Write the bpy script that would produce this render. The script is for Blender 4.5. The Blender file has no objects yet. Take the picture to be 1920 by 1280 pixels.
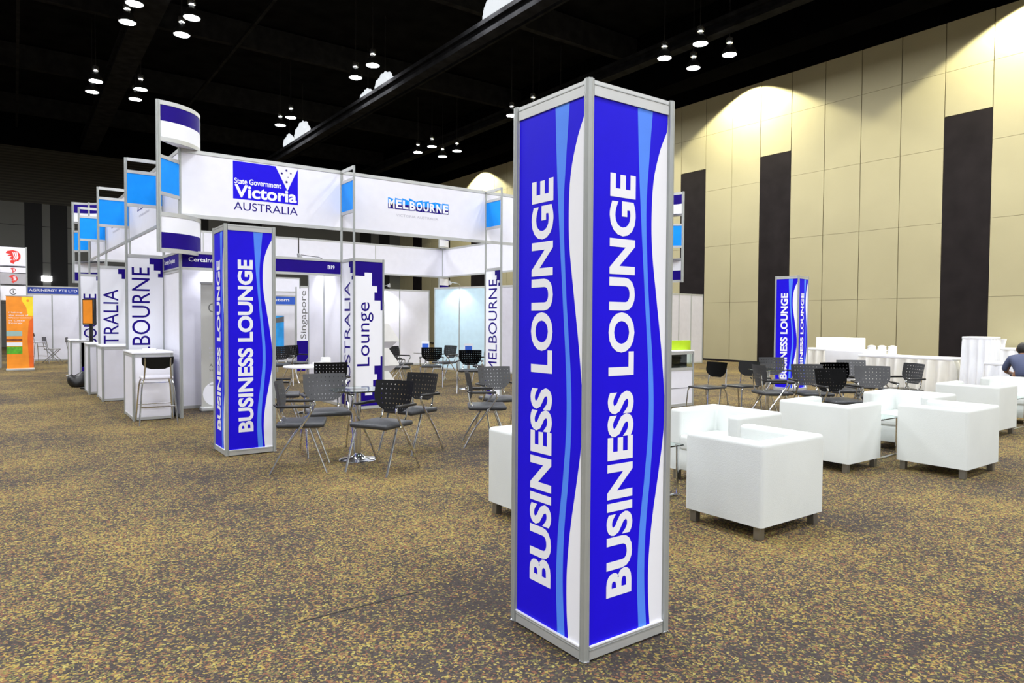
import bpy, bmesh, math, random
from mathutils import Vector, Matrix
random.seed(7)
PI = math.pi
SC = bpy.context.scene
COL = SC.collection

# ---------------------------------------------------------------- camera, world, exposure
def setup_camera():
    az, pitch, roll = 0.628, 0.0293, 0.006
    fw = Vector((math.sin(az)*math.cos(pitch), math.cos(az)*math.cos(pitch), -math.sin(pitch)))
    rt = Vector((math.cos(az), -math.sin(az), 0)); up = rt.cross(fw)
    c, s = math.cos(roll), math.sin(roll)
    R = rt*c + up*s; U = up*c - rt*s
    cam = bpy.data.cameras.new('camera'); cam.sensor_width = 36; cam.lens = 1283.4/1920*36
    cam.clip_end = 300
    o = bpy.data.objects.new('camera', cam); COL.objects.link(o)
    m = Matrix((R, U, -fw)).transposed().to_4x4(); m.translation = (0, 0, 1.4756)
    o.matrix_world = m
    SC.camera = o
setup_camera()
w = bpy.data.worlds.new('world'); SC.world = w; w.use_nodes = True
w.node_tree.nodes['Background'].inputs[0].default_value = (0.93, 0.95, 1.0, 1)
w.node_tree.nodes['Background'].inputs[1].default_value = 0.22
SC.view_settings.view_transform = 'Standard'; SC.view_settings.look = 'None'
SC.view_settings.exposure = 0.12; SC.view_settings.gamma = 1.0
SC.view_settings.use_curve_mapping = False
LAMP_STRENGTH = 262.0
WASH_W = 1900.0

# ---------------------------------------------------------------- materials
def mat(name, col, rough=0.5, metal=0.0, var=0.04, nscale=6.0, bump=0.0, bscale=200.0, emit=None, es=1.0, alpha_glass=False, spec=.5):
    m = bpy.data.materials.new(name); m.use_nodes = True
    nt = m.node_tree; b = nt.nodes['Principled BSDF']
    b.inputs['Roughness'].default_value = rough; b.inputs['Metallic'].default_value = metal
    tc = nt.nodes.new('ShaderNodeTexCoord')
    n = nt.nodes.new('ShaderNodeTexNoise'); n.inputs['Scale'].default_value = nscale; n.inputs['Detail'].default_value = 3
    nt.links.new(tc.outputs['Object'], n.inputs['Vector'])
    r = nt.nodes.new('ShaderNodeValToRGB')
    r.color_ramp.elements[0].position = .3; r.color_ramp.elements[1].position = .7
    r.color_ramp.elements[0].color = tuple(max(0, c*(1-var)) for c in col) + (1,)
    r.color_ramp.elements[1].color = tuple(min(1, c*(1+var)) for c in col) + (1,)
    nt.links.new(n.outputs['Fac'], r.inputs['Fac']); nt.links.new(r.outputs['Color'], b.inputs['Base Color'])
    if bump:
        n2 = nt.nodes.new('ShaderNodeTexNoise'); n2.inputs['Scale'].default_value = bscale
        nt.links.new(tc.outputs['Object'], n2.inputs['Vector'])
        bp = nt.nodes.new('ShaderNodeBump'); bp.inputs['Strength'].default_value = bump; bp.inputs['Distance'].default_value = .01
        nt.links.new(n2.outputs['Fac'], bp.inputs['Height']); nt.links.new(bp.outputs['Normal'], b.inputs['Normal'])
    b.inputs['Specular IOR Level'].default_value = spec
    if emit:
        b.inputs['Emission Color'].default_value = tuple(emit) + (1,); b.inputs['Emission Strength'].default_value = es
    if alpha_glass:
        b.inputs['Transmission Weight'].default_value = 1.0; b.inputs['IOR'].default_value = 1.3
    return m
M = dict(
    alu=mat('satin_aluminium', (.52, .53, .52), .38, .35),
    postalu=mat('grooved_post_aluminium', (.40, .42, .41), .4, .35),
    alu_dark=mat('grooved_aluminium', (.34, .36, .36), .4, .4),
    white=mat('white_laminate', (.82, .82, .90), .45, 0, .02),
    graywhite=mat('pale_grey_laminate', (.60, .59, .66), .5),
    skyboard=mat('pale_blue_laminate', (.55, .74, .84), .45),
    vinyl=mat('white_vinyl', (.86, .87, .93), .5, 0, .01),
    blue=mat('royal_blue_vinyl', (.014, .004, .72), .5, 0, .03, spec=.12),
    lblue=mat('light_blue_vinyl', (.09, .26, .95), .5, 0, .03, spec=.2),
    navy=mat('navy_vinyl', (.012, .001, .20), .5, 0, .05, spec=.12),
    sky=mat('sky_blue_vinyl', (.003, .30, .98), .5, 0, .05, spec=.2),
    fasciablue=mat('fascia_blue_vinyl', (.01, .045, .36), .5),
    black=mat('black_plastic', (.012, .012, .013), .4, 0, .2),
    seat=mat('black_leatherette', (.035, .037, .042), .38, 0, .15, 10, .15, 300),
    chairback=mat('charcoal_plastic', (.11, .112, .118), .55, 0, .1, spec=.3),
    blackback=mat('soft_black_plastic', (.009, .009, .010), .5, 0, .15, spec=.2),
    chrome=mat('chrome', (.75, .76, .78), .12, 1.0),
    steel=mat('brushed_steel', (.30, .29, .27), .35, .8),
    leather=mat('white_leather', (.70, .735, .715), .5, 0, .03, 2.5, .12, 160),
    cloth=mat('white_tablecloth', (.78, .77, .72), .8, 0, .04, 3),
    linen=mat('bright_white_cloth', (.85, .87, .92), .8, 0, .04, 3),
    glass=mat('clear_glass', (.78, .95, .92), .03, 0, .01, alpha_glass=True),
    lampbody=mat('dark_lamp_housing', (.05, .05, .05), .3, .6),
    lampmetal=mat('lamp_ballast_metal', (.6, .6, .58), .2, .9),
    lens=mat('glowing_lamp_lens', (1, 1, 1), .5, 0, 0, emit=(.965, .975, 1), es=LAMP_STRENGTH),
    cream=mat('cream_can', (.6, .58, .5), .5),
    beam=mat('dark_steel_beam', (.016, .016, .017), .95, 0, .3, 3, spec=.0),
    ceil=mat('black_ceiling_paint', (.006, .006, .0065), .9, 0, .4, 1.2, spec=0),
    soffit=mat('black_soffit_paint', (.0025, .0025, .003), .9, 0, .3, 2, spec=0),
    lime=mat('lime_green_board', (.42, .62, .01), .5),
    orange=mat('orange_print', (.95, .30, .015), .5, 0, .1, 4),
    yellow=mat('yellow_print', (.95, .72, .02), .5, 0, .08, 4),
    orange2=mat('deep_orange_print', (.85, .14, .01), .5, 0, .1, 4), red=mat('red_print', (.75, .03, .02), .5),
    green=mat('green_print', (.10, .42, .02), .5, 0, .3, 12),
    teal=mat('grey_teal_print', (.33, .5, .48), .5),
    brown=mat('brown_print', (.22, .05, .01), .5, 0, .3, 10),
    silver=mat('silver_grey_print', (.46, .46, .43), .5, 0, .06, 1.5),
    greytext=mat('grey_print', (.12, .12, .12), .5),
    softtext=mat('pale_grey_print', (.5, .5, .6), .5),
    midblue=mat('mid_blue_print', (.03, .12, .62), .5),
    aqua=mat('aqua_print', (.02, .33, .8), .5, 0, .25, 3),
    lightpatch=mat('crinkled_light_patch', (.8, .8, .84), .35, 0, .1, 5, .8, 9, emit=(.9, .95, 1), es=.8),  # emission put in for patches of lamp light behind the beam
    skin=mat('skin', (.30, .16, .10), .5), hair=mat('black_hair', (.008, .007, .007), .6),
    shirt=mat('slate_blue_shirt', (.055, .07, .14), .8), trousers=mat('dark_trousers', (.02, .02, .03), .8),
    paper=mat('white_paper', (.85, .85, .83), .6),
)
def carpet_material():
    m = bpy.data.materials.new('flecked_carpet'); m.use_nodes = True; nt = m.node_tree; b = nt.nodes['Principled BSDF']
    b.inputs['Roughness'].default_value = .95; b.inputs['Specular IOR Level'].default_value = .1
    L = nt.links.new; N = nt.nodes.new
    tc = N('ShaderNodeTexCoord')
    dn = N('ShaderNodeTexNoise'); dn.inputs['Scale'].default_value = 60; L(tc.outputs['Object'], dn.inputs['Vector'])
    mx = N('ShaderNodeMix'); mx.data_type = 'VECTOR'; mx.inputs['Factor'].default_value = .02
    L(tc.outputs['Object'], mx.inputs[4]); L(dn.outputs['Color'], mx.inputs[5])
    v = N('ShaderNodeTexVoronoi'); v.inputs['Scale'].default_value = 100; L(mx.outputs[1], v.inputs['Vector'])
    sep = N('ShaderNodeSeparateColor'); L(v.outputs['Color'], sep.inputs['Color'])
    big = N('ShaderNodeTexNoise'); big.inputs['Scale'].default_value = .55; big.inputs['Detail'].default_value = 5
    big.inputs['Roughness'].default_value = .62; L(tc.outputs['Object'], big.inputs['Vector'])
    mid = N('ShaderNodeTexNoise'); mid.inputs['Scale'].default_value = 9; mid.inputs['Detail'].default_value = 3
    L(tc.outputs['Object'], mid.inputs['Vector'])
    def math_(op, a, bb):
        n = N('ShaderNodeMath'); n.operation = op
        for i, x in enumerate((a, bb)):
            if isinstance(x, (int, float)): n.inputs[i].default_value = x
            else: L(x, n.inputs[i])
        return n.outputs[0]
    dens = math_('MULTIPLY', math_('SUBTRACT', big.outputs['Fac'], .5), 2.0)
    dens2 = math_('MULTIPLY', math_('SUBTRACT', mid.outputs['Fac'], .5), .9)
    s = math_('ADD', math_('ADD', sep.outputs[0], dens), dens2)
    msk = N('ShaderNodeValToRGB'); msk.color_ramp.elements[0].position = .47; msk.color_ramp.elements[1].position = .60
    L(s, msk.inputs['Fac'])
    fleck = N('ShaderNodeValToRGB'); fleck.color_ramp.interpolation = 'CONSTANT'
    cols = [(0, (.32, .235, .065)), (.26, (.19, .09, .055)), (.50, (.34, .30, .095)), (.62, (.15, .145, .055)), (.80, (.22, .145, .07))]
    e = fleck.color_ramp.elements
    e[0].position = 0; e[0].color = cols[0][1]+(1,); e[1].position = cols[1][0]; e[1].color = cols[1][1]+(1,)
    for p, c in cols[2:]:
        k = e.new(p); k.color = c+(1,)
    L(sep.outputs[1], fleck.inputs['Fac'])
    base = N('ShaderNodeValToRGB'); base.color_ramp.elements[0].color = (.046, .039, .036, 1); base.color_ramp.elements[1].color = (.070, .060, .055, 1)
    L(sep.outputs[2], base.inputs['Fac'])
    cm = N('ShaderNodeMix'); cm.data_type = 'RGBA'; L(msk.outputs['Color'], cm.inputs[0])
    L(base.outputs['Color'], cm.inputs[6]); L(fleck.outputs['Color'], cm.inputs[7])
    L(cm.outputs[2], b.inputs['Base Color'])
    bp = N('ShaderNodeBump'); bp.inputs['Strength'].default_value = .35; bp.inputs['Distance'].default_value = .01
    L(v.outputs['Distance'], bp.inputs['Height']); L(bp.outputs['Normal'], b.inputs['Normal'])
    return m
def slat_material():
    m = bpy.data.materials.new('dark_brown_slats'); m.use_nodes = True; nt = m.node_tree; b = nt.nodes['Principled BSDF']
    b.inputs['Roughness'].default_value = .8
    tc = nt.nodes.new('ShaderNodeTexCoord'); wv = nt.nodes.new('ShaderNodeTexWave'); wv.bands_direction = 'Z'
    wv.inputs['Scale'].default_value = 2.2; nt.links.new(tc.outputs['Object'], wv.inputs['Vector'])
    r = nt.nodes.new('ShaderNodeValToRGB'); r.color_ramp.elements[0].color = (.018, .016, .012, 1); r.color_ramp.elements[1].color = (.045, .041, .030, 1)
    nt.links.new(wv.outputs['Fac'], r.inputs['Fac']); nt.links.new(r.outputs['Color'], b.inputs['Base Color'])
    return m
M['slat'] = slat_material()
M['seam'] = mat('carpet_seam_tape', (.020, .017, .015), .9)
M['wall'] = mat('beige_acoustic_fabric', (.42, .38, .235), .85, 0, .03, .8, .1, 90)
M['walljoint'] = mat('wall_joint_shadow_gap', (.13, .11, .05), .9)
M['darkpanel'] = mat('dark_grey_panel', (.016, .013, .014), .8, 0, .2, 2, spec=.1)
M['backgrey'] = mat('grey_wall_paint', (.12, .122, .115), .85, 0, .06, .5)
M['backstripe'] = mat('black_recess_panel', (.003, .003, .004), .8)
M['greywall'] = mat('mid_grey_partition', (.42, .41, .44), .6)

# ---------------------------------------------------------------- mesh helpers
class MB:
    def __init__(s): s.v = []; s.f = []; s.mi = []; s.mats = []; s.sm = []
    def midx(s, m):
        m = M[m]
        if m not in s.mats: s.mats.append(m)
        return s.mats.index(m)
    def add(s, vs, fs, m, smooth=False):
        o = len(s.v); k = s.midx(m)
        s.v += [tuple(v) for v in vs]
        for f in fs: s.f.append([o+i for i in f]); s.mi.append(k); s.sm.append(smooth)
        return s
    def box(s, x0, x1, y0, y1, z0, z1, m):
        vs = [(x, y, z) for z in (z0, z1) for y in (y0, y1) for x in (x0, x1)]
        return s.add(vs, [(0, 2, 3, 1), (4, 5, 7, 6), (0, 1, 5, 4), (2, 6, 7, 3), (0, 4, 6, 2), (1, 3, 7, 5)], m)
    def bbox_(s, x0, x1, y0, y1, z0, z1, m, bev=.02, seg=3):
        bm = bmesh.new(); bmesh.ops.create_cube(bm, size=1)
        for v in bm.verts:
            v.co = Vector(((x0+x1)/2+v.co.x*(x1-x0), (y0+y1)/2+v.co.y*(y1-y0), (z0+z1)/2+v.co.z*(z1-z0)))
        bmesh.ops.bevel(bm, geom=bm.edges[:], offset=bev, segments=seg, profile=.5, affect='EDGES')
        return s.addbm(bm, m, True)
    def addbm(s, bm, m, smooth=False):
        bm.verts.ensure_lookup_table(); bm.verts.index_update()
        s.add([v.co[:] for v in bm.verts], [[v.index for v in f.verts] for f in bm.faces], m, smooth); bm.free(); return s
    def quad(s, a, b, c, d, m): return s.add([a, b, c, d], [(0, 1, 2, 3)], m)
    def poly(s, pts, m): return s.add(pts, [tuple(range(len(pts)))], m)
    def tube(s, pts, r, m, n=8, smooth_path=0):
        pts = [Vector(p) for p in pts]
        if smooth_path: pts = catmull(pts, smooth_path)
        rs = r if isinstance(r, (list, tuple)) else [r]*len(pts)
        if len(rs) != len(pts): rs = [rs[0]+(rs[-1]-rs[0])*i/(len(pts)-1) for i in range(len(pts))]
        vs = []; up = None
        for i, p in enumerate(pts):
            t = (pts[min(i+1, len(pts)-1)]-pts[max(i-1, 0)]).normalized()
            if up is None:
                up = Vector((0, 0, 1)) if abs(t.z) < .9 else Vector((1, 0, 0))
            a = (up - t*up.dot(t)).normalized(); b = t.cross(a); up = a
            for k in range(n):
                q = 2*PI*k/n; vs.append(p + a*(rs[i]*math.cos(q)) + b*(rs[i]*math.sin(q)))
        fs = [(i*n+k, i*n+(k+1) % n, (i+1)*n+(k+1) % n, (i+1)*n+k) for i in range(len(pts)-1) for k in range(n)]
        fs += [tuple(range(n-1, -1, -1)), tuple((len(pts)-1)*n+k for k in range(n))]
        return s.add(vs, fs, m, True)
    def lathe(s, prof, m, n=24, c=(0, 0), cap=True):
        vs = [(c[0]+r*math.cos(2*PI*k/n), c[1]+r*math.sin(2*PI*k/n), z) for r, z in prof for k in range(n)]
        fs = [(i*n+k, i*n+(k+1) % n, (i+1)*n+(k+1) % n, (i+1)*n+k) for i in range(len(prof)-1) for k in range(n)]
        if cap: fs += [tuple(range(n-1, -1, -1)), tuple((len(prof)-1)*n+k for k in range(n))]
        return s.add(vs, fs, m, True)
    def text(s, body, x0, x1, z0, z1, y, m, vertical=False, bold=0.0):
        tv, tf = text_geo(body, bold)
        vs = []
        for (a, b) in tv:                                    # a along reading direction 0..1, b up 0..1
            if vertical: vs.append((x1-(x1-x0)*b, y, z0+(z1-z0)*a))
            else: vs.append((x0+(x1-x0)*a, y, z0+(z1-z0)*b))
        return s.add(vs, tf, m)
    def build(s, name, parent=None, loc=None, auto=True):
        me = bpy.data.meshes.new(name); me.from_pydata(s.v, [], s.f)
        for m in s.mats: me.materials.append(m)
        me.polygons.foreach_set('material_index', s.mi); me.polygons.foreach_set('use_smooth', s.sm)
        me.update()
        if any(s.sm) and auto:
            try: me.set_sharp_from_angle(angle=math.radians(40))
            except Exception: pass
        o = bpy.data.objects.new(name, me); COL.objects.link(o)
        if parent: o.parent = parent
        if loc: o.location = loc
        return o
def catmull(p, n):
    out = []
    q = [p[0]+(p[0]-p[1])] + p + [p[-1]+(p[-1]-p[-2])]
    for i in range(1, len(q)-2):
        for k in range(n):
            t = k/n; a, b, c, d = q[i-1], q[i], q[i+1], q[i+2]
            out.append(.5*((2*b)+(c-a)*t+(2*a-5*b+4*c-d)*t*t+(3*b-a-3*c+d)*t**3))
    out.append(p[-1]); return out
_tc = {}
def text_geo(body, bold):
    k = (body, bold)
    if k in _tc: return _tc[k]
    cu = bpy.data.curves.new('lettering', 'FONT'); cu.body = body; cu.offset = bold; cu.resolution_u = 4
    ob = bpy.data.objects.new('lettering', cu); COL.objects.link(ob)
    dg = bpy.context.evaluated_depsgraph_get(); me = ob.evaluated_get(dg).to_mesh()
    vs = [v.co.copy() for v in me.vertices]; fs = [tuple(p.vertices) for p in me.polygons]
    ob.evaluated_get(dg).to_mesh_clear(); bpy.data.objects.remove(ob); bpy.data.curves.remove(cu)
    x0 = min(v.x for v in vs); x1 = max(v.x for v in vs); y0 = min(v.y for v in vs); y1 = max(v.y for v in vs)
    _tc[k] = ([((v.x-x0)/(x1-x0), (v.y-y0)/(y1-y0)) for v in vs], fs)
    return _tc[k]
def tag(o, label, cat, group=None):
    o['label'] = label; o['category'] = cat
    if group: o['group'] = group
    return o
def thing(name, label, cat, loc=(0, 0, 0), rz=0.0, group=None):
    o = bpy.data.objects.new(name, None); COL.objects.link(o); o.location = loc; o.rotation_euler = (0, 0, rz)
    o.empty_display_size = .1
    return tag(o, label, cat, group)
def struct(mb, name):
    o = mb.build(name); o['kind'] = 'structure'; return o
def dup(root, loc, rz, label, group=None):
    r = root.copy(); COL.objects.link(r); r.location = loc; r.rotation_euler = (0, 0, rz); r['label'] = label
    if group: r['group'] = group
    for ch in list(root.children):
        c = ch.copy(); COL.objects.link(c); c.parent = r
        for g in ch.children:
            d = g.copy(); COL.objects.link(d); d.parent = c
    return r
class Proto:
    """first placement moves the prototype itself, later ones copy it"""
    def __init__(s, root): s.root = root; s.used = False
    def put(s, loc, rz, label, group=None):
        if not s.used:
            s.used = True; r = s.root; r.location = loc; r.rotation_euler = (0, 0, rz); r['label'] = label
            if group: r['group'] = group
            return r
        return dup(s.root, loc, rz, label, group)

# ---------------------------------------------------------------- the hall
XW, YW = 22.0, 43.8
M['carpet'] = carpet_material()
mb = MB(); mb.add([(-20, -18, 0), (XW, -18, 0), (XW, YW, 0), (-20, YW, 0)], [(0, 1, 2, 3)], 'carpet'); struct(mb, 'floor')
mb = MB(); mb.box(-20, XW+.4, -18, YW+.4, 12.5, 12.7, 'ceil'); struct(mb, 'ceiling')
# right wall: fabric panels with shadow gaps
mb = MB(); mb.box(XW+.03, XW+.35, -6, YW, 0, 12.5, 'walljoint')
pitch = 1.219; ys = []
y = 7.69 - pitch*11
while y < YW:
    ys.append(y); y += pitch
dark = set()
for i, y0 in enumerate(ys):
    yc = y0+pitch/2
    for (a, b) in ((7.6, 9.0), (13.6, 15.0), (17.3, 18.7), (32.5, 34.0), (36.4, 37.7), (40.4, 41.7), (1.5, 2.9), (25.8, 26.9)):
        if a < yc < b: dark.add(i)
zs = [0.04, 2.25, 4.43, 6.6, 8.78, 10.2]
for i, y0 in enumerate(ys):
    a, b = max(y0, -6)+.012, min(y0+pitch, YW)-.012
    if b <= a: continue
    if i in dark:
        mb.box(XW+.0, XW+.04, a-.012, b+.012, 0.0, 7.48, 'darkpanel')
        mb.box(XW-.0, XW+.04, a, b, 7.5, 8.776, 'wall'); mb.box(XW, XW+.04, a, b, 8.784, 10.2, 'wall')
    else:
        for k in range(5): mb.box(XW, XW+.04, a, b, zs[k]+(.004 if k else 0), zs[k+1]-.004, 'wall')
struct(mb, 'wall_right')
mb = MB(); mb.box(XW-.03, XW, -6, YW, 0, .07, 'darkpanel'); struct(mb, 'baseboard_right')
# black soffit above the right wall
mb = MB(); mb.box(19.6, 20.6, -6, YW, 10.2, 12.5, 'soffit'); mb.box(20.6, XW+.03, -6, YW, 11.0, 12.5, 'soffit'); mb.box(XW-.01, XW+.03, -6, YW, 10.2, 11.0, 'soffit'); struct(mb, 'trim_1')
# back wall
mb = MB(); mb.box(-14, XW+.3, YW, YW+.3, 0, 7.5, 'backgrey'); mb.box(-14, XW+.3, YW-.05, YW+.3, 7.5, 10.35, 'slat'); mb.box(-14, XW+.3, YW-.02, YW+.3, 10.35, 12.5, 'soffit')
for a, b in ((.46, 1.22), (1.57, 2.33), (9.0, 9.4), (10.6, 12.5), (19.0, 19.8), (20.4, 21.2), (-8, -7.2), (-6.4, -5.6)):
    mb.box(a, b, YW-.012, YW, 0, 7.5, 'backstripe')
for z in (2.25, 4.4, 6.3): mb.box(-14, 9, YW-.004, YW, z, z+.03, 'backstripe')
struct(mb, 'wall_back')
# roof beams running down the hall
def beam(x, wdt, z0, z1, n):
    mb = MB(); mb.box(x-wdt/2, x+wdt/2, -6, YW, z0, z0+.12, 'beam'); mb.box(x-.06, x+.06, -6, YW, z0+.12, z1-.12, 'beam')
    mb.box(x-wdt/2, x+wdt/2, -6, YW, z1-.12, z1, 'beam'); struct(mb, n)
beam(3.35, .75, 10.6, 11.2, 'trim_2')
beam(10.25, .34, 9.0, 9.42, 'trim_3')
beam(17.9, .40, 10.45, 10.9, 'trim_4')
k = 5
for yy in (4, 11.5, 19, 26.5, 34, 41.5):
    mb = MB(); mb.box(-14, 19.6, yy-.12, yy+.12, 11.5, 12.4, 'beam'); struct(mb, 'trim_%d' % k); k += 1
for xx in (-3.5, 0.2, 6.6, 13.8):
    mb = MB(); mb.box(xx-.05, xx+.05, -6, YW, 11.3, 11.42, 'beam'); struct(mb, 'trim_%d' % k); k += 1
# carpet seam strip on the floor
mb = MB()
mb.box(1.10, 1.75, 3.276, 3.286, 0, .002, 'seam'); struct(mb, 'trim_%d' % k)

# ---------------------------------------------------------------- lamps
def make_lamp():
    t = thing('high_bay_lamp', '', 'ceiling lamp')
    a = MB(); a.lathe([(.205, .012), (.225, 0), (.23, .03), (.215, .10), (.17, .19), (.105, .27), (.075, .31)], 'lampbody', 24, cap=False); rf = a.build('reflector', t)
    a = MB(); a.add([(.205*math.cos(2*PI*k/16), .205*math.sin(2*PI*k/16), .006) for k in range(16)], [tuple(range(15, -1, -1))], 'lens'); a.build('lens', rf)
    a = MB(); a.lathe([(.06, .30), (.06, .35), (.10, .37), (.11, .42), (.11, .50), (.08, .54), (.03, .56)], 'lampmetal', 16); a.build('ballast', t)
    a = MB(); a.tube([(0, 0, .56), (0, 0, 2.7)], .014, 'lampbody', 6); a.build('stem', t)
    return t
LP = Proto(make_lamp())
G = 'high bay lamps under the dark ceiling'
def cluster(cx, cy, where, only=(0, 1, 2, 3), d=.70):
    pos = [(-d, -d, 'near left'), (d, -d, 'near right'), (-d, d, 'far left'), (d, d, 'far right')]
    for i in only:
        dx, dy, nm = pos[i]
        LP.put((cx+dx, cy+dy, 9.8), 0, 'glowing ceiling lamp, %s of the cluster %s' % (nm, where), G)
cluster(3.36, 21.45, 'at the top left picture edge')
cluster(3.10, 28.95, 'farther left, above the side frames')
cluster(10.27, 21.72, 'beside the middle beam, nearer one', (0, 2))
cluster(10.0, 29.1, 'beside the middle beam, farther one', (0, 2))
cluster(17.4, 14.2, 'right above the big blue column')
cluster(16.95, 29.7, 'low above the city logo banner')
cluster(17.1, 22.0, 'half behind the big blue column')
hidden = 'out of view over the near part of the hall'
for cx in (-10.5, -3.6, 3.4, 10.2, 17.2):
    for cy in (-16, -8.5, -1, 6.7, 14.2, 21.7, 29.2):
        if (cx > 0 and cy in (21.7, 29.2)) or (cx == 17.2 and cy == 14.2): continue
        for dx in (-.7, .7):
            for dy in (-.7, .7):
                if cx == 10.2 and cy == 14.2 and dx > 0: continue
                LP.put((cx+dx, cy+dy, 9.8), 0, 'glowing round ceiling lamp hanging in a row over the hall', 'high bay lamps overhead, out of the picture')
# pale crinkled shapes added to glow as lamp-light patches beside the middle beam
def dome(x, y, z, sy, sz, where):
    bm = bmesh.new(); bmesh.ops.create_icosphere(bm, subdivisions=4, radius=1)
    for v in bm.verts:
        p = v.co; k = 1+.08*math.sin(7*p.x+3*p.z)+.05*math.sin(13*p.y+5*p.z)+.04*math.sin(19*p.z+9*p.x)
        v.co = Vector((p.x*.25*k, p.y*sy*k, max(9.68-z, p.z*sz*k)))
    t = thing('added_light_patch', 'added crinkled glowing light patch behind the middle roof beam, '+where, 'lamp cover', (x, y, z))
    a = MB(); a.addbm(bm, 'lightpatch', True); a.build('glow_shape', t, auto=False)
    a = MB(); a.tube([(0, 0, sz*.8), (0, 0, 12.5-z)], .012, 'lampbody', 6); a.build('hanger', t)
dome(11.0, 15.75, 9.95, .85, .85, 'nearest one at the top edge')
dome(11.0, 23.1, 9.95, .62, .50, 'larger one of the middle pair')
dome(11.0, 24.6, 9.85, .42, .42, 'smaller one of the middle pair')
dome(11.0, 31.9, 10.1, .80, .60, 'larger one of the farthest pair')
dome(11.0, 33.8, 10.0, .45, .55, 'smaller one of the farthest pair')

# wall washers under the soffit
def washer(y, label):
    t = thing('wall_washer_lamp', label, 'ceiling lamp', (21.0, y, 10.6), 0, 'wall washer lamps under the soffit')
    a = MB(); a.lathe([(.10, 0), (.11, 0), (.11, .2), (.03, .22), (.03, .4)], 'lampbody', 16, cap=False); a.build('lamp_can', t)
    l = bpy.data.lights.new('wall_washer_light', 'SPOT'); l.energy = WASH_W; l.spot_size = math.radians(122); l.spot_blend = .16
    l.color = (1, .95, .66); l.shadow_soft_size = .04
    o = bpy.data.objects.new('bulb', l); COL.objects.link(o); o.parent = t; o.location = (0, 0, .03)
    return t
for y, s in ((.3, 'out of view at the near end'), (6.6, 'just past the right picture edge'), (15.3, 'above the second dark wall panel'), (22.8, 'behind the big blue column'), (33.3, 'at the far end beyond the city logo banner')):
    washer(y, 'small dark downlight washing the pale wall, '+s)
# light on the far wall
a = MB(); a.bbox_(1.15, 1.62, YW-.12, YW, 3.45, 3.72, 'lens', .02); 
M['walllight'] = mat('glowing_wall_light', (1, 1, 1), .5, emit=(1, 1, 1), es=6)
a.mats[0] = M['walllight']; tag(a.build('wall_light'), 'small glowing white light on the far grey wall between two black stripes', 'wall light')

# ---------------------------------------------------------------- exhibition system pieces
def post_mb(mb, x, y, z0, z1, r=.021):
    pts = []
    n = 16
    for k in range(n):
        q = 2*PI*k/n; rr = r if k % 2 == 0 else r*.80
        pts.append((x+rr*math.cos(q), y+rr*math.sin(q)))
    vs = [(px, py, z) for z in (z0, z1) for px, py in pts]
    fs = [(k, (k+1) % n, n+(k+1) % n, n+k) for k in range(n)] + [tuple(range(n-1, -1, -1)), tuple(range(n, 2*n))]
    mb.add(vs, fs, 'postalu'); return mb
def interp(tab, v):
    for (a, x), (b, y) in zip(tab, tab[1:]):
        if a <= v <= b:
            t = (v-a)/(b-a) if b > a else 0; t = t; return x+(y-x)*t
    return tab[-1][1]
def smooth_tab(tab, n=8):
    p = [Vector((a, b, 0)) for a, b in tab]; q = catmull(p, n); return [(v.x, min(1, v.y)) for v in q]
RL = smooth_tab([(0, .575), (.1, .60), (.2, .635), (.35, .70), (.5, .765), (.6, .775), (.7, .73), (.8, .665), (.9, .64), (1, .665)])
RR = smooth_tab([(0, .785), (.1, .74), (.2, .71), (.35, .755), (.5, .83), (.6, .845), (.7, .81), (.8, .755), (.9, .74), (1, .775)])
WL = smooth_tab([(0, 1.04), (.03, 1.0), (.07, .90), (.13, .81), (.2, .785), (.27, .80), (.36, .87), (.46, .95), (.55, 1.0), (.62, .995), (.7, .93), (.79, .845), (.87, .80), (.94, .80), (1, .825)])
def wave_panel(w_, h):
    """face looking at -y, x 0..w, z 0..h"""
    mb = MB(); N = 60; rows = []
    for i in range(N+1):
        v = i/N; rows.append((h*(1-v), interp(RL, v)*w_, interp(RR, v)*w_, min(w_, interp(WL, v)*w_)))
    for (z0, a0, b0, c0), (z1, a1, b1, c1) in zip(rows, rows[1:]):
        def q(x0, x1, x2, x3, m): mb.quad((x0, 0, z0), (x3, 0, z1), (x2, 0, z1), (x1, 0, z0), m)
        q(0, a0, a1, 0, 'blue'); q(a0, b0, b1, a1, 'lblue'); q(b0, c0, c1, b1, 'blue')
        if w_-c0 > 1e-4 or w_-c1 > 1e-4: q(c0, w_, w_, c1, 'vinyl')
    mb.box(0, w_, .0005, .006, 0, h, 'vinyl')
    mb.text('BUSINESS LOUNGE', .215*w_, .56*w_, .079*h, .870*h, -.0012, 'vinyl', True, .036)
    return mb
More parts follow.
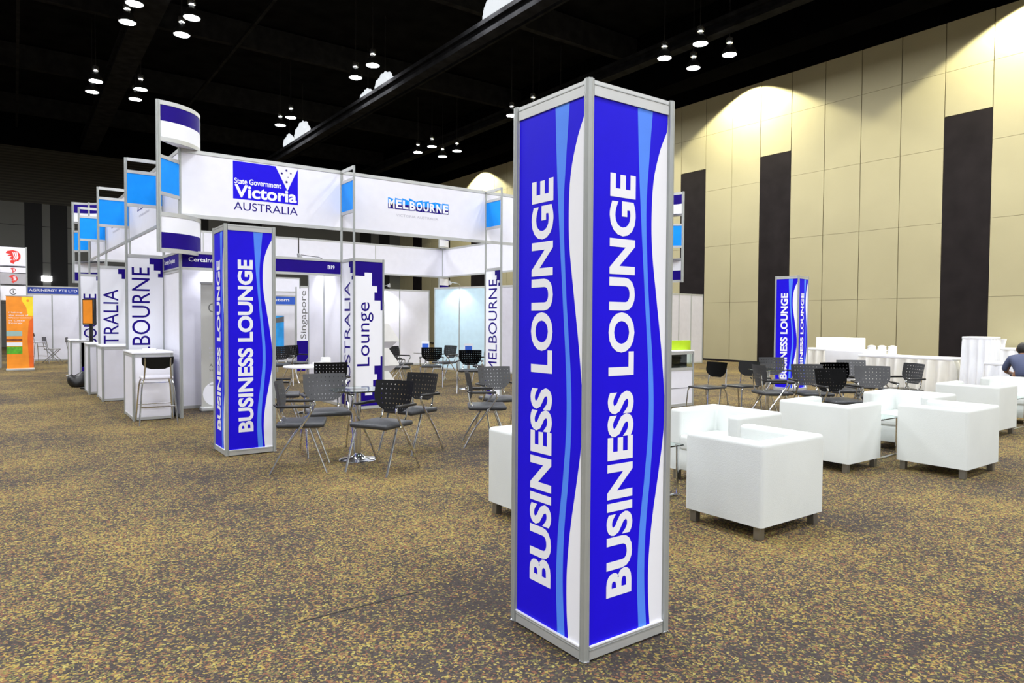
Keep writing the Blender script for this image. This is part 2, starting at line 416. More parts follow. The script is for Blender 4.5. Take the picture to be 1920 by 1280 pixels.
def lounge_column(label, x, y, rz, s=.506, H=2.5):
    t = thing('sign_column', label, 'sign column', (x, y, 0), rz, 'blue lounge sign columns')
    cs = [(0, 0), (s, 0), (s, s), (0, s)]
    for cx, cy in cs:
        mb = post_mb(MB(), cx, cy, .012, H); mb.lathe([(.024, 0), (.024, .012), (.012, .02)], 'chrome', 14, (cx, cy)); mb.build('post', t)
    w_ = s-.042
    face = wave_panel(w_, H-.135)
    for i in range(4):
        cx, cy = cs[i]; ang = i*PI/2
        o = face.build('graphic_panel', t) if i == 0 else bpy.data.objects.new('graphic_panel', first.data)
        if i == 0: first = o
        else: COL.objects.link(o); o.parent = t
        c, sn = math.cos(ang), math.sin(ang)
        o.location = (cx+c*.021+sn*(-.012)*-1*-1, cy+sn*.021-c*.004, .068); o.location = (cx+c*.021+sn*.004, cy+sn*.021-c*.004, .068)
        o.rotation_euler = (0, 0, ang)
        for z0, z1, nm in ((.012, .066, 'bottom_rail'), (H-.067, H-.004, 'top_rail')):
            r = MB(); r.box(0, w_, -.010, .010, z0, z1, 'alu'); r.box(0, w_, -.012, -.010, (z0+z1)/2+.012, (z0+z1)/2+.016, 'alu_dark')
            if nm == 'bottom_rail': r.box(0, w_, -.013, .01, z1, z1+.006, 'vinyl')
            o = r.build(nm, t); o.location = (cx+c*.021, cy+sn*.021, 0); o.rotation_euler = (0, 0, ang)
    return t
lounge_column('huge blue and white sign column nearest the camera in the middle of the carpet', 1.972, 2.172, 0)
lounge_column('blue and white sign column standing left, before the booths and black chairs', 1.825, 7.72, 0)
lounge_column('small distant blue and white sign column at the right before the pale wall', 13.62, 8.30, math.radians(9), .5)

class Frame:
    """local frame along p0 -> p1; -y is the shown side"""
    def __init__(s, name, label, cat, p0, p1, group=None):
        s.L = math.hypot(p1[0]-p0[0], p1[1]-p0[1]); s.t = thing(name, label, cat, (p0[0], p0[1], 0), math.atan2(p1[1]-p0[1], p1[0]-p0[0]), group)
    def post(s, x, z0, z1, nm='post', y=0.): post_mb(MB(), x, y, z0, z1).build(nm, s.t)
    def rail(s, x0, x1, z, h=.05, nm='rail', y=0.): 
        mb = MB(); mb.box(x0, x1, y-.012, y+.012, z-h/2, z+h/2, 'alu'); mb.build(nm, s.t)
    def panel(s, x0, x1, z0, z1, m='white', nm='panel', deco=None, y=0.):
        mb = MB(); mb.box(x0, x1, y-.004, y+.004, z0, z1, m)
        if deco: deco(mb)
        mb.build(nm, s.t)
def wall_run(label, p0, p1, n, z1=2.5, m='white', ends=(True, True), group=None, name='booth_partition', cat='partition'):
    f = Frame(name, label, cat, p0, p1, group); w_ = f.L/n
    for i in range(n+1):
        if (i == 0 and not ends[0]) or (i == n and not ends[1]): continue
        f.post(i*w_, 0, z1)
    for i in range(n):
        a, b = i*w_+.018, (i+1)*w_-.018
        f.panel(a, b, .05, z1-.05, m); f.rail(a, b, .03, .05); f.rail(a, b, z1-.027, .05)
    return f

# --- pavilion plan
def LX(y): return 2.0-.038*(y-11.15)       # left side line
def RX(y): return 12.5-.03*(y-11.15)
Y0 = 11.15; YR = 21.0; X1, X2, X3 = 4.505, 7.45, 10.2
ZB0, ZB1 = 3.0, 4.0

def vic_logo(ox):
    def deco(mb):
        y = -.0055
        def P(x, z, d=0): return (x-ox, y-d, z)
        mb.poly([P(2.75, 3.35), P(3.76, 3.35), P(3.76, 3.93), P(3.59, 3.56), P(3.40, 3.93), P(2.75, 3.93)], 'blue')
        for sx, sz, r in ((3.575, 3.885, .024), (3.50, 3.83, .022), (3.645, 3.845, .018), (3.60, 3.78, .010), (3.575, 3.70, .026)):
            pts = []
            for k in range(14):
                q = PI/2+k*PI/7; rr = r if k % 2 == 0 else r*.5; pts.append(P(sx+rr*math.cos(q), sz+rr*math.sin(q), .001))
            mb.poly(pts, 'navy')
        mb.text('State Government', 2.77-ox, 3.49-ox, 3.585, 3.675, y-.001, 'vinyl', False, .02)
        mb.text('Victoria', 2.77-ox, 3.74-ox, 3.375, 3.575, y-.001, 'vinyl', False, .03)
        mb.text('AUSTRALIA', 2.76-ox, 3.755-ox, 3.18, 3.305, y, 'navy', False, 0)
    return deco
def mel_logo(x0, x1, z0, z1, sub=True):
    def deco(mb):
        y = -.0055; w_ = (x1-x0)/9.0; h = z1-z0
        tops = [(1.0, .86), (1.02, .90), (1.05, .88), (1.14, .88), (.86, 1.08), (.94, 1.06), (.90, 1.04), (1.03, .92), (1.0, 1.0)]
        bots = [(0, .03), (.0, .03), (.03, 0), (0, .06), (.04, -.02), (0, .03), (.03, .0), (0, .0), (.02, .02)]
        for i, ch in enumerate('MELBOURNE'):
            a, b = x0+i*w_, x0+(i+1)*w_-.003
            ta, tb = z0+h*tops[i][0], z0+h*tops[i][1]; ba, bb = z0+h*bots[i][0], z0+h*bots[i][1]
            ma, mb_ = z0+h*.45, z0+h*.5
            mb.poly([(a, y, ba), (b, y, bb), (b, y, mb_), (a, y, ma)], 'navy'); mb.poly([(a, y, ma), (b, y, mb_), (b, y, tb), (a, y, ta)], 'sky')
            mb.text(ch, a+w_*.10, b-w_*.06, z0+h*.10, z0+h*.86, y-.001, 'vinyl', False, .04)
        if sub: mb.text('VICTORIA AUSTRALIA', x0+(x1-x0)*.13, x0+(x1-x0)*.82, z0-h*.62, z0-h*.40, y, 'softtext')
    return deco
def banner(label, p0, p1, deco=None, seams=0, m='white', name='hanging_banner'):
    f = Frame(name, label, 'banner', p0, p1, 'white header banners round the booths')
    L = f.L; a = .02; b = L-.02
    f.panel(a, b, ZB0+.05, ZB1-.05, m, 'banner_panel', deco)
    f.rail(a, b, ZB1-.022, .055, 'top_rail'); f.rail(a, b, ZB0+.022, .055, 'bottom_rail')
    for i in range(seams):
        x = L*(i+1)/(seams+1); f.rail(x-.012, x+.012, (ZB0+ZB1)/2, ZB1-ZB0-.1, 'mullion', -.002)
    return f
banner('large white header banner with navy state government logo over the left front booth', (2.0, Y0), (X1, Y0), vic_logo(2.0))
banner('large white header banner with small blue city logo over the lounge opening', (X1, Y0), (X2, Y0), mel_logo(.86, 2.10, 3.46, 3.66))
banner('plain white header banner beside the big column, right of the city logo banner', (X2, Y0), (X3, Y0))
banner('plain white header banner at the right front, hidden behind the big column', (X3, Y0), (12.5, Y0))
FY = [12.28, 15.32, 18.35]
sideL = [(12.28, Y0, 'white side header banner joining the tall corner tower to the nearest side frame'),
         (15.32, 12.28, 'white side header banner with city logo behind the nearest side frame'),
         (18.35, 15.32, 'white side header banner with city logo behind the second side frame'),
         (YR, 18.35, 'white side header banner behind the farthest side frame')]
for i, (ya, yb, lb) in enumerate(sideL):
    L = abs(ya-yb)
    banner(lb, (LX(ya), ya), (LX(yb), yb), mel_logo(L*.28, L*.72, 3.47, 3.67) if i in (1, 2) else (mel_logo(L*.30, L*.72, 3.47, 3.67) if i == 3 else None))
banner('white header banner at the back of the booths seen through the opening, left stretch', (LX(YR), YR), (7.1, YR), None, 1)
banner('white header banner at the back of the booths seen through the opening, right stretch', (7.1, YR), (RX(YR), YR), None, 1)
banner('lilac white header banner along the right side of the booths, far stretch', (RX(YR), YR), (RX(16.0), 16.0), None, 0)
banner('lilac white header banner along the right side of the booths, near stretch', (RX(16.0), 16.0), (RX(Y0), Y0), None, 0)

# stepped navy corner pattern
SETA = [(0, .34, 0, .10), (.34, 1, 0, .075), (.61, 1, .075, .166), (.8, 1, .166, .21), (.7, 1, .21, .266), (.93, 1, .266, .335),
        (.93, 1, .655, .72), (.7, 1, .72, .78), (.8, 1, .78, .82), (.65, 1, .82, .89), (0, .36, .89, 1), (.36, .62, .925, 1), (.62, 1, .89, 1)]
SETB = [(.62, 1, 0, .04), (.74, 1, .04, .08), (.93, 1, .08, .10), (.86, 1, .10, .125),
        (0, .22, .86, .93), (0, .34, .93, .97), (0, .62, .97, 1)]
def steps(mb, S, x0, x1, z0, z1, y=-.0052):
    for a, b, c, d in S: mb.quad((x0+(x1-x0)*a, y, z1-(z1-z0)*d), (x0+(x1-x0)*b, y, z1-(z1-z0)*d), (x0+(x1-x0)*b, y, z1-(z1-z0)*c), (x0+(x1-x0)*a, y, z1-(z1-z0)*c), 'navy')
def fin(label, p0, p1, word, tz=(.45, 2.3), S=SETB, txu=(.2, .72)):
    f = Frame('portal_frame', label, 'sign frame', p0, p1, 'slim sign frames with sky blue squares'); L = f.L
    f.post(0, 0, 4.0); f.post(L, 0, 4.0)
    a, b = .018, L-.018
    f.rail(a, b, 3.98, .05, 'top_rail'); f.rail(a, b, 3.79, .05); f.rail(a, b, 3.27, .05); f.rail(a, b, 2.475, .05)
    f.panel(a, b, 3.295, 3.765, 'sky', 'blue_panel')
    def deco(mb):
        steps(mb, S, a, b, .05, 2.45)
        mb.text(word, a+(b-a)*txu[0], a+(b-a)*txu[1], tz[0], tz[1], -.0056, 'navy', True)
    f.panel(a, b, .05, 2.45, 'vinyl', 'word_panel', deco); f.rail(a, b, .03, .05, 'bottom_rail')
    return f
fin('slim frame with sky blue square and thin AUSTRALIA lettering beside the round glass table', (X1, Y0), (X1, Y0-.53), 'AUSTRALIA', (.25, 2.12), SETB, (.24, .74))
fin('slim frame with sky blue square and MELBOURNE lettering just left of the big column', (X2, Y0), (X2, Y0-.53), 'MELBOURNE', (.5, 2.28), SETB, (.2, .78))
fin('slim sign frame hidden behind the big blue column', (X3, Y0), (X3, Y0-.53), 'AUSTRALIA')
for yy, wd, lb in ((FY[0], 'MELBOURNE', 'nearest side frame with sky blue square and MELBOURNE lettering behind the white counter'),
                   (FY[1], 'AUSTRALIA', 'second side frame with sky blue square and AUSTRALIA lettering'),
                   (FY[2], 'MELBOURNE', 'farthest side frame with sky blue square and MELBOURNE lettering at the left')):
    fin(lb, (LX(yy)-.53, yy), (LX(yy), yy), wd, (.50, 2.30) if yy < 13 else (.35, 2.05), SETB, (.10, .62))
# Lounge panel
f = Frame('lounge_panel', 'white panel reading Lounge with navy stepped corners behind the glass table', 'sign panel', (X1, Y0-.53), (X1+.52, Y0-.53))
f.post(.52, 0, 2.5); f.rail(.018, .50, 2.475, .05, 'top_rail'); f.rail(.018, .50, .03, .05, 'bottom_rail')
def dl(mb):
    steps(mb, SETA, .018, .502, .05, 2.45); mb.text('Lounge', .05, .34, .72, 1.78, -.0056, 'navy', True)
f.panel(.018, .502, .05, 2.45, 'vinyl', 'word_panel', dl)

# corner drum towers
def tower(label, px, py, dx, dy, arc_side):
    """fin along the diagonal (dx,dy) outwards from the corner; quarter-round drums above and below"""
    k = .335
    t = thing('corner_tower', label, 'sign tower', (px, py, 0), 0, 'corner towers with curved navy and white bands')
    post_mb(MB(), 0, 0, 0, 4.55, .024).build('corner_post', t)
    ax, ay = dx*k, dy*k
    mb = MB(); 
    ang = math.atan2(dy, dx)
    post_mb(MB(), ax, ay, 2.43, 4.57, .032).build('fin_post', t)
    def bar(z, h, nm='rail'):
        m = MB(); nx, ny = -dy/math.sqrt(2)*.012, dx/math.sqrt(2)*.012
        vs = [(nx, ny, z-h/2), (ax+nx, ay+ny, z-h/2), (ax-nx, ay-ny, z-h/2), (-nx, -ny, z-h/2)]; vs += [(a, b, z+h/2) for a, b, c in vs]
        m.add(vs, [(3, 2, 1, 0), (4, 5, 6, 7), (0, 1, 5, 4), (1, 2, 6, 5), (2, 3, 7, 6), (3, 0, 4, 7)], 'alu'); m.build(nm, t)
    bar(3.79, .05); bar(3.27, .05)
    m = MB(); nx, ny = -dy/math.sqrt(2)*.004, dx/math.sqrt(2)*.004
    vs = [(nx, ny, 3.295), (ax+nx, ay+ny, 3.295), (ax-nx, ay-ny, 3.295), (-nx, -ny, 3.295)]; vs += [(a, b, 3.765) for a, b, c in vs]
    m.add(vs, [(3, 2, 1, 0), (4, 5, 6, 7), (0, 1, 5, 4), (1, 2, 6, 5), (2, 3, 7, 6), (3, 0, 4, 7)], 'sky'); m.build('blue_panel', t)
    # drum outline: quarter arc from (ax,ay) to (-ax,-ay), chord on the diagonal
    R = 2*k
    sgn = arc_side
    # centre of the circle lies on the other side of the chord
    cxn, cyn = -dy*k*sgn, dx*k*sgn
    cx, cy = cxn, cyn
    a0 = math.atan2(ay-cy, ax-cx); a1 = math.atan2(-ay-cy, -ax-cx)
    d = (a1-a0+PI) % (2*PI)-PI
    N = 16; arc = [(cx+R*math.cos(a0+d*i/N), cy+R*math.sin(a0+d*i/N)) for i in range(N+1)]
    def band(z0, z1, mtl, nm, off=0.0, cap=False):
        m = MB(); mid = Vector((cx, cy))
        def sc(p, o):
            v = Vector(p)-mid; return mid+v*(1+o/R)
        P = [sc(p, off) for p in arc]; Q = [sc(p, off-.02) for p in arc]
        vs = [(p.x, p.y, z) for z in (z0, z1) for p in P] + [(p.x, p.y, z) for z in (z0, z1) for p in Q]; n = N+1
        fs = []
        for i in range(N):
            fs += [(i, i+1, n+i+1, n+i), (2*n+i+1, 2*n+i, 3*n+i, 3*n+i+1), (i+1, i, 2*n+i, 2*n+i+1), (n+i, n+i+1, 3*n+i+1, 3*n+i)]
        fs += [(0, n, 3*n, 2*n), (N, 2*n+N, 3*n+N, n+N)]
        m.add(vs, fs, mtl, True)
        if cap:
            for z in (z0+.01, z1-.01): m.add([(p.x, p.y, z) for p in Q], [tuple(range(n))], 'white')
        m.build(nm, t)
    for (za, zb, flip) in ((4.0, 4.57, False), (2.43, 3.0, True)):
        zm = (za+zb)/2
        band(za, za+.06, 'alu', 'drum_rail', .006, not flip); band(zb-.06, zb, 'alu', 'drum_rail', .006, flip)
        band(zm, zb-.06, 'vinyl' if flip else 'navy', 'drum_band'); band(za+.06, zm, 'navy' if flip else 'vinyl', 'drum_band')
    post_mb(MB(), -ax, -ay, 4.0, 4.57).build('drum_post', t); post_mb(MB(), -ax, -ay, 2.43, 3.0).build('drum_post', t)
tower('tall corner tower with curved navy and white bands left of the government banner', 2.0, Y0, -1, -1, -1)
tower('corner tower with sky blue square just right of the big column top', 12.5, Y0, 1, -1, -1)
tower('far left corner tower with curved navy band behind the side frames', LX(YR+.3), YR+.3, -1, 1, 1)
tower('far back corner tower glimpsed under the city logo banner', RX(YR), YR, 1, 1, 1)

# fascia boards at 2.3-2.5 on the front
def fascia(label, p0, p1, deco, m='navy', name='fascia_board', z0=2.22, z1=2.5, group='navy fascia boards', legs=False):
    f = Frame(name, label, 'fascia', p0, p1, group); L = f.L
    if legs: f.post(0, 0, z1, 'post', .03); f.post(L, 0, z1, 'post', .03)
    f.panel(.02, L-.02, z0+.035, z1-.035, m, 'board', deco); f.rail(.02, L-.02, z1-.018, .04, 'top_rail'); f.rail(.02, L-.02, z0+.018, .04, 'bottom_rail')
    return f
def dC(mb):
    mb.text('Certainty Compliance', .11, 1.03, 2.325, 2.41, -.0056, 'vinyl', False, .01); mb.text('B19', 2.26, 2.38, 2.335, 2.40, -.0056, 'vinyl', False, .02)
fascia('navy fascia board with white lettering and booth number B19 over the left front booth', (2.0, Y0), (X1, Y0), dC)
fascia('short navy fascia with small white lettering on the side of the corner booth', (LX(FY[0]), FY[0]), (2.0, Y0), lambda mb: mb.text('Certainty Compliance', .08, .80, 2.32, 2.41, -.0056, 'vinyl', False, .01))
# booth walls
wall_run('white side wall panel of the corner booth behind the bar stool', (LX(FY[0]), FY[0]), (2.0, Y0), 1, 2.24, ends=(False, False), group='white booth partitions')
wall_run('white back wall of the corner booth behind the grey pull-up banner', (2.02, 12.25), (3.55, 12.25), 2, 2.5, ends=(False, True), group='white booth partitions')
wall_run('white dividing wall between corner booth and lounge behind the round white table', (X1, 12.75), (X1, Y0), 2, 2.5, ends=(True, False), group='white booth partitions')
for (ya, yb, lb) in ((15.32, 12.28, 'first'), (18.35, 15.32, 'second'), (YR, 18.35, 'third')):
    f = wall_run('white wall set back behind the side counters, %s bay from the front' % lb, (LX(ya)+1.0, ya), (LX(yb)+1.0, yb), 3, 2.5, group='white booth partitions')
    fascia('navy side fascia over the %s side bay' % lb, (LX(ya), ya), (LX(yb), yb), lambda mb: mb.text('Victoria Australia', .3, 1.6, 2.32, 2.41, -.0056, 'vinyl', False, .01))
wall_run('white rear wall of the lounge seen through the opening', (6.9, 20.3), (11.28, 20.3), 4, 2.5, group='white booth partitions')
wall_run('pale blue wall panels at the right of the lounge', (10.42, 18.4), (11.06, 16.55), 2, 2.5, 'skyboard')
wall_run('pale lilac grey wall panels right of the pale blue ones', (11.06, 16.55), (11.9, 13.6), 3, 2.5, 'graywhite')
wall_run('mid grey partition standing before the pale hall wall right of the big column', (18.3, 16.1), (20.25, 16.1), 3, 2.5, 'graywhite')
# far booth through the left opening
fB = wall_run('far white booth wall with deep blue signs seen through the left booth', (5.2, 24.0), (8.2, 24.0), 3, 2.5, group='white booth partitions')
fB = Frame('hanging_sign', 'vertical white Singapore sign with navy foot seen far through the left booth', 'sign', (6.35, 19.0), (6.75, 19.0))
def dS(mb):
    mb.text('Singapore', .12, .32, .95, 2.30, -.0056, 'greytext', True); mb.quad((.0, -.005, .05), (.4, -.005, .05), (.4, -.005, .9), (0, -.005, .9), 'navy')
fB.post(0, 0, 2.4); fB.post(.4, 0, 2.4); fB.panel(.0, .4, .05, 2.36, 'white', 'sign_panel', dS)
fB = Frame('narrow_poster', 'narrow sky blue poster with white top far behind the left booth', 'poster', (5.85, 19.6), (6.2, 19.6))
fB.post(.17, 0, 1.5, 'post', .03); fB.panel(0, .35, .5, 1.6, 'aqua', 'print', lambda mb: (mb.quad((0, -.005, 1.38), (.35, -.005, 1.42), (.35, -.005, 1.58), (0, -.005, 1.5), 'greytext')))
fascia('small blue fascia sign far behind the left booth', (5.8, 21.6), (7.2, 21.6), lambda mb: mb.text('EZ System', .2, 1.2, 2.03, 2.16, -.0056, 'vinyl', False, .02), 'midblue', z0=1.93, z1=2.25, group=None, legs=True)
fascia('white header strip far behind the left booth opening', (4.9, 20.6), (7.0, 20.6), None, 'white', z0=2.3, z1=2.75, group=None, legs=True)

# grey pull-up banner inside the corner booth
def rollup(label, p0, p1, zt, m, deco):
    f = Frame('pull_up_banner', label, 'pull-up banner', p0, p1); L = f.L
    mb = MB(); mb.bbox_(-.02, L+.02, -.09, .09, 0, .07, 'alu', .015); mb.build('base', f.t)
    mb = MB(); mb.box(-.01, L+.01, -.012, .012, zt, zt+.03, 'alu'); mb.build('top_bar', f.t)
    mb = MB(); mb.tube([(L/2, .03, .05), (L/2, .02, zt)], .009, 'alu', 6); mb.build('support_pole', f.t)
    f.panel(0, L, .07, zt, m, 'printed_sheet', deco)
    return f
def dG(mb):
    L = .82; y = -.0056
    mb.text('Certainty', .11, .76, 1.55, 1.74, y, 'greytext'); 
    mb.text('Due diligence', .12, .5, .99, 1.03, y, 'softtext'); mb.text('compliance advice', .12, .6, .92, .96, y, 'softtext'); mb.text('and assurance', .12, .52, .85, .89, y, 'softtext')
    mb.text('Audit and', .12, .45, .71, .76, y, 'greytext'); mb.text('services', .12, .4, .64, .69, y, 'greytext')
    for k in range(4): mb.quad((.12, y, .56-.05*k), (.66-.05*k, y, .56-.05*k), (.66-.05*k, y, .568-.05*k), (.12, y, .568-.05*k), 'softtext')
    mb.poly([(.22+.2*math.cos(2*PI*k/20), y, .27+.2*math.sin(2*PI*k/20)) for k in range(20)], 'vinyl')
    mb.text('K', .28, .36, .22, .30, y-.001, 'greytext', False, .02)
rollup('tall silver grey pull-up banner in the corner booth partly behind the left column', (2.42, 11.85), (3.24, 11.85), 2.05, 'silver', dG)

# ---------------------------------------------------------------- counters
def counter(label, x, y, rz, w_, d, h=1.0):
    t = thing('display_counter', label, 'counter', (x, y, 0), rz, 'white system counters along the side booths')
    for cx, cy in ((0, 0), (w_, 0), (w_, d), (0, d)): post_mb(MB(), cx, cy, 0, h-.02).build('post', t)
    for (a, b, c, e) in ((.018, w_-.018, -.004, .004), (.018, w_-.018, d-.004, d+.004)):
        m = MB(); m.box(a, b, c, e, .05, h-.07, 'white'); m.build('panel', t)
        m = MB(); m.box(a, b, c-.008, e+.008, .01, .05, 'alu'); m.build('rail', t); m = MB(); m.box(a, b, c-.008, e+.008, h-.07, h-.025, 'alu'); m.build('rail', t)
    for (a, b) in ((-.004, .004), (w_-.004, w_+.004)):
        m = MB(); m.box(a, b, .018, d-.018, .05, h-.07, 'white'); m.build('panel', t)
        m = MB(); m.box(a-.008, b+.008, .018, d-.018, .01, .05, 'alu'); m.build('rail', t); m = MB(); m.box(a-.008, b+.008, .018, d-.018, h-.07, h-.025, 'alu'); m.build('rail', t)
    m = MB(); m.bbox_(-.025, w_+.025, -.025, d+.025, h-.025, h, 'vinyl', .005, 2); m.build('countertop', t)
    return t
counter('white counter nearest the camera on the left, with a black bar stool before it', 1.38, 11.2, 0, .5, .95)
counter('second white counter along the side booths, beyond the nearest one', 1.26, 14.15, 0, .5, .95)
counter('third white counter along the side booths, partly behind the second one', 1.16, 15.6, 0, .42, .9)
counter('slim white counter farthest left, before the dark blue sign panel', 1.02, 18.35, 0, .35, .9)
# business cards / small things on nearest counter
for i, (dx, dy, a) in enumerate(((.25, .5, .2), (.33, .62, -.3))):
    m = MB(); m.bbox_(-.06, .06, -.04, .04, 0, .03, 'paper', .004, 1); o = m.build('leaflet_stack', None, (1.38+dx, 11.2+dy, 1.0)); o.rotation_euler = (0, 0, a)
    tag(o, 'small white leaflet stack on the nearest side counter, %s one' % ('nearer' if i == 0 else 'farther'), 'leaflets', 'leaflet stacks on the nearest counter')

# bar stool
def bar_stool(label, x, y, rz, h=.74, name='bar_stool'):
    t = thing(name, label, 'bar stool', (x, y, 0), rz, 'chrome framed bar stools')
    m = MB(); m.bbox_(-.17, .19, -.20, .20, h-.03, h+.01, 'graywhite', .012); m.build('seat', t)
    top = h-.03
    for sx, sy in ((-1, -1), (-1, 1), (1, -1), (1, 1)):
        m = MB(); m.tube([(sx*.16, sy*.18, top), (sx*.19, sy*.2, top-.1), (sx*.25, sy*.24, 0)], .011, 'chrome', 8); m.build('leg', t)
    for a_, b_, r_ in (((.232, -.222, .25), (.232, .222, .25), .009), ((.2, -.2, .56), (.2, .2, .56), .012), ((-.22, -.22, .25), (-.22, .22, .25), .009)):
        m = MB(); m.tube([a_, b_], r_, 'chrome', 6); m.build('foot_rail', t)
    m = MB(); m.tube([(-.16, -.17, top), (-.2, -.16, h+.16), (-.21, -.16, h+.28)], .011, 'chrome', 6); m.tube([(-.16, .17, top), (-.2, .16, h+.16), (-.21, .16, h+.28)], .011, 'chrome', 6); m.build('back_support', t)
    m = MB(); backrest(m, .20, .17, h+.12, -.205, .02, 'black', False); m.build('backrest', t)
    return t
def backrest(mb, hw, H, z0, x, rec, mtl, holes=True, thick=.012):
    """rounded-bottom shell; optionally pierced with rows of slots; concave towards +x"""
    NX, NZ = (71, 26) if holes else (16, 8)
    bm = bmesh.new(); g = {}
    for j in range(NZ+1):
        v = j/NZ                                           # 0 bottom..1 top
        wd = hw*(1.0 if v > .55 else math.sqrt(max(0, 1-((.55-v)/.60)**2))*.97+.03)
        if v > .55: wd = hw*(1+.02*(v-.55))
        for i in range(NX+1):
            s = -1+2*i/NX; yy = s*wd
            g[i, j] = bm.verts.new((x-rec*v*2.2+.9*yy*yy*1.1, yy, z0+H*v))
    for j in range(NZ):
        for i in range(NX):
            if holes and i % 7 == 3 and j % 4 == 2 and 3 < i < NX-3 and 1 < j < NZ-1: continue
            bm.faces.new((g[i, j], g[i+1, j], g[i+1, j+1], g[i, j+1]))
    bmesh.ops.solidify(bm, geom=bm.faces[:], thickness=thick)
    mb.addbm(bm, mtl, not holes)
bar_stool('black backed chrome bar stool in front of the nearest white counter', 1.62, 10.86, math.radians(88), .66)

# ---------------------------------------------------------------- visitor chairs
def make_chair(back):
    t = thing('visitor_chair', '', 'chair')
    m = MB(); m.bbox_(-.22, .23, -.225, .225, .435, .485, 'seat', .022, 3); m.build('seat', t)
    m = MB(); backrest(m, .235, .31, .56, -.20, .028, back, True); m.build('backrest', t)
    for s in (-1, 1):
        y = s*.255
        m = MB(); m.tube([(-.27, y*1.02, 0), (-.14, y, .24), (.02, y, .46), (.10, y, .58), (.10, y, .635), (.05, y, .655)], .0115, 'chrome', 8, 4); m.build('leg', t)
        m = MB(); m.tube([(.25, y*.97, 0), (.17, y*.97, .22), (.09, y*.97, .44)], .0115, 'chrome', 8, 3); m.build('leg', t)
        m = MB(); m.bbox_(-.20, .10, y-.024, y+.024, .635, .662, 'black', .01, 2); ar = m.build('armrest', t)
        m = MB(); m.tube([(-.10, s*.15, .44), (-.19, s*.15, .50), (-.215, s*.15, .60), (-.225, s*.15, .72)], .010, 'chrome', 6, 3); m.build('back_support', t)
        m = MB(); m.tube([(-.20, y, .645), (-.235, s*.20, .66)], .011, 'black', 6); m.build('arm_bracket', ar)
    m = MB(); m.tube([(.02, -.25, .44), (.02, .25, .44)], .010, 'chrome', 6); m.tube([(-.12, -.16, .43), (.18, -.16, .43)], .009, 'steel', 6); m.tube([(-.12, .16, .43), (.18, .16, .43)], .009, 'steel', 6); m.build('seat_frame', t)
    return t
CH = Proto(make_chair('chairback')); CHB = Proto(make_chair('blackback'))
def chair(x, y, deg, label, group='black perforated-back armchairs at the glass tables'):
    return (CHB if label.startswith('black') else CH).put((x, y, 0), math.radians(deg), label, group)
chair(2.295, 6.71, -24, 'charcoal chair beside the left blue column, side-on and facing the glass table')
chair(2.80, 7.34, -101, 'charcoal chair behind the left glass table, facing the camera')
chair(2.92, 6.20, -153, 'black chair nearest the camera, right of the left glass table')
chair(3.64, 6.98, -160, 'charcoal chair just behind the nearest black chair, turned to the glass table')
chair(4.56, 6.80, -30, 'charcoal chair side-on left of the big column, behind the white armchair edge')
chair(5.15, 7.35, -100, 'charcoal chair half hidden by the left edge of the big column')
chair(3.75, 9.75, 75, 'black chair behind the charcoal one, under the round white table')
chair(2.95, 9.4, -20, 'black chair peeking out right of the left blue column')
G2 = 'black perforated-back chairs round the right glass table'
chair(8.95, 5.85, -32, 'charcoal chair side-on at the left end of the right table group', G2)
chair(9.35, 5.45, -125, 'charcoal chair beside the side-on one in the right table group', G2)
chair(8.75, 4.72, -115, 'black chair in front centre of the right table group', G2)
chair(10.15, 5.45, -120, 'black chair rising behind the front centre one in the right table group', G2)
chair(11.05, 5.70, -130, 'charcoal chair at the back of the right table group before the skirted table', G2)
chair(9.75, 4.75, -140, 'charcoal chair right of centre in the right table group', G2)
chair(10.95, 4.95, 150, 'charcoal chair side-on at the right end of the right table group', G2)
chair(10.7, 6.9, -120, 'dark chair top showing before the small distant blue column', G2)
G3 = 'black chairs inside the lounge booth'
chair(6.75, 13.5, -20, 'dark chair behind the white brochure trays, nearer one', G3)
chair(7.35, 14.6, -60, 'dark chair behind the white brochure trays, farther one', G3)
chair(7.6, 13.55, -120, 'black perforated chair in the middle of the lounge booth', G3)
chair(8.55, 14.6, -170, 'charcoal chair right of the middle one in the lounge booth', G3)
chair(7.6, 11.95, -125, 'black perforated chair beside the MELBOURNE frame in the lounge booth', G3)
chair(8.65, 12.9, -165, 'charcoal chair just behind the MELBOURNE frame in the lounge booth', G3)
chair(4.85, 15.6, -100, 'black chair seen deep through the left booth, near the narrow blue poster', G3)
chair(5.45, 16.2, -60, 'black chair seen deep through the left booth, before the Singapore sign', G3)

# armless stacking chairs
def make_side_chair():
    t = thing('stacking_chair', '', 'chair')
    m = MB(); m.bbox_(-.21, .22, -.21, .21, .43, .46, 'seat', .013, 2); m.build('seat', t)
    m = MB(); backrest(m, .21, .24, .60, -.21, .025, 'black', False); m.build('backrest', t)
    for s in (-1, 1):
        m = MB(); m.tube([(.20, s*.2, .43), (.22, s*.21, .38), (.25, s*.23, 0)], .011, 'chrome', 8); m.build('leg', t)
        m = MB(); m.tube([(-.16, s*.2, .43), (-.2, s*.21, .36), (-.26, s*.23, 0)], .011, 'chrome', 8); m.build('leg', t)
        m = MB(); m.tube([(.15, s*.19, .44), (-.18, s*.19, .44), (-.22, s*.18, .52), (-.24, s*.17, .74)], .010, 'chrome', 6, 3); m.build('back_support', t)
    return t
SCH = Proto(make_side_chair())
SCH.put((8.95, 7.0, 0), math.radians(176), 'armless black and chrome chair standing against the glass display counter', 'armless black chairs right of the big column')
SCH.put((9.6, 6.85, 0), math.radians(176), 'armless black and chrome chair standing to the right of its twin on open carpet', 'armless black chairs right of the big column')

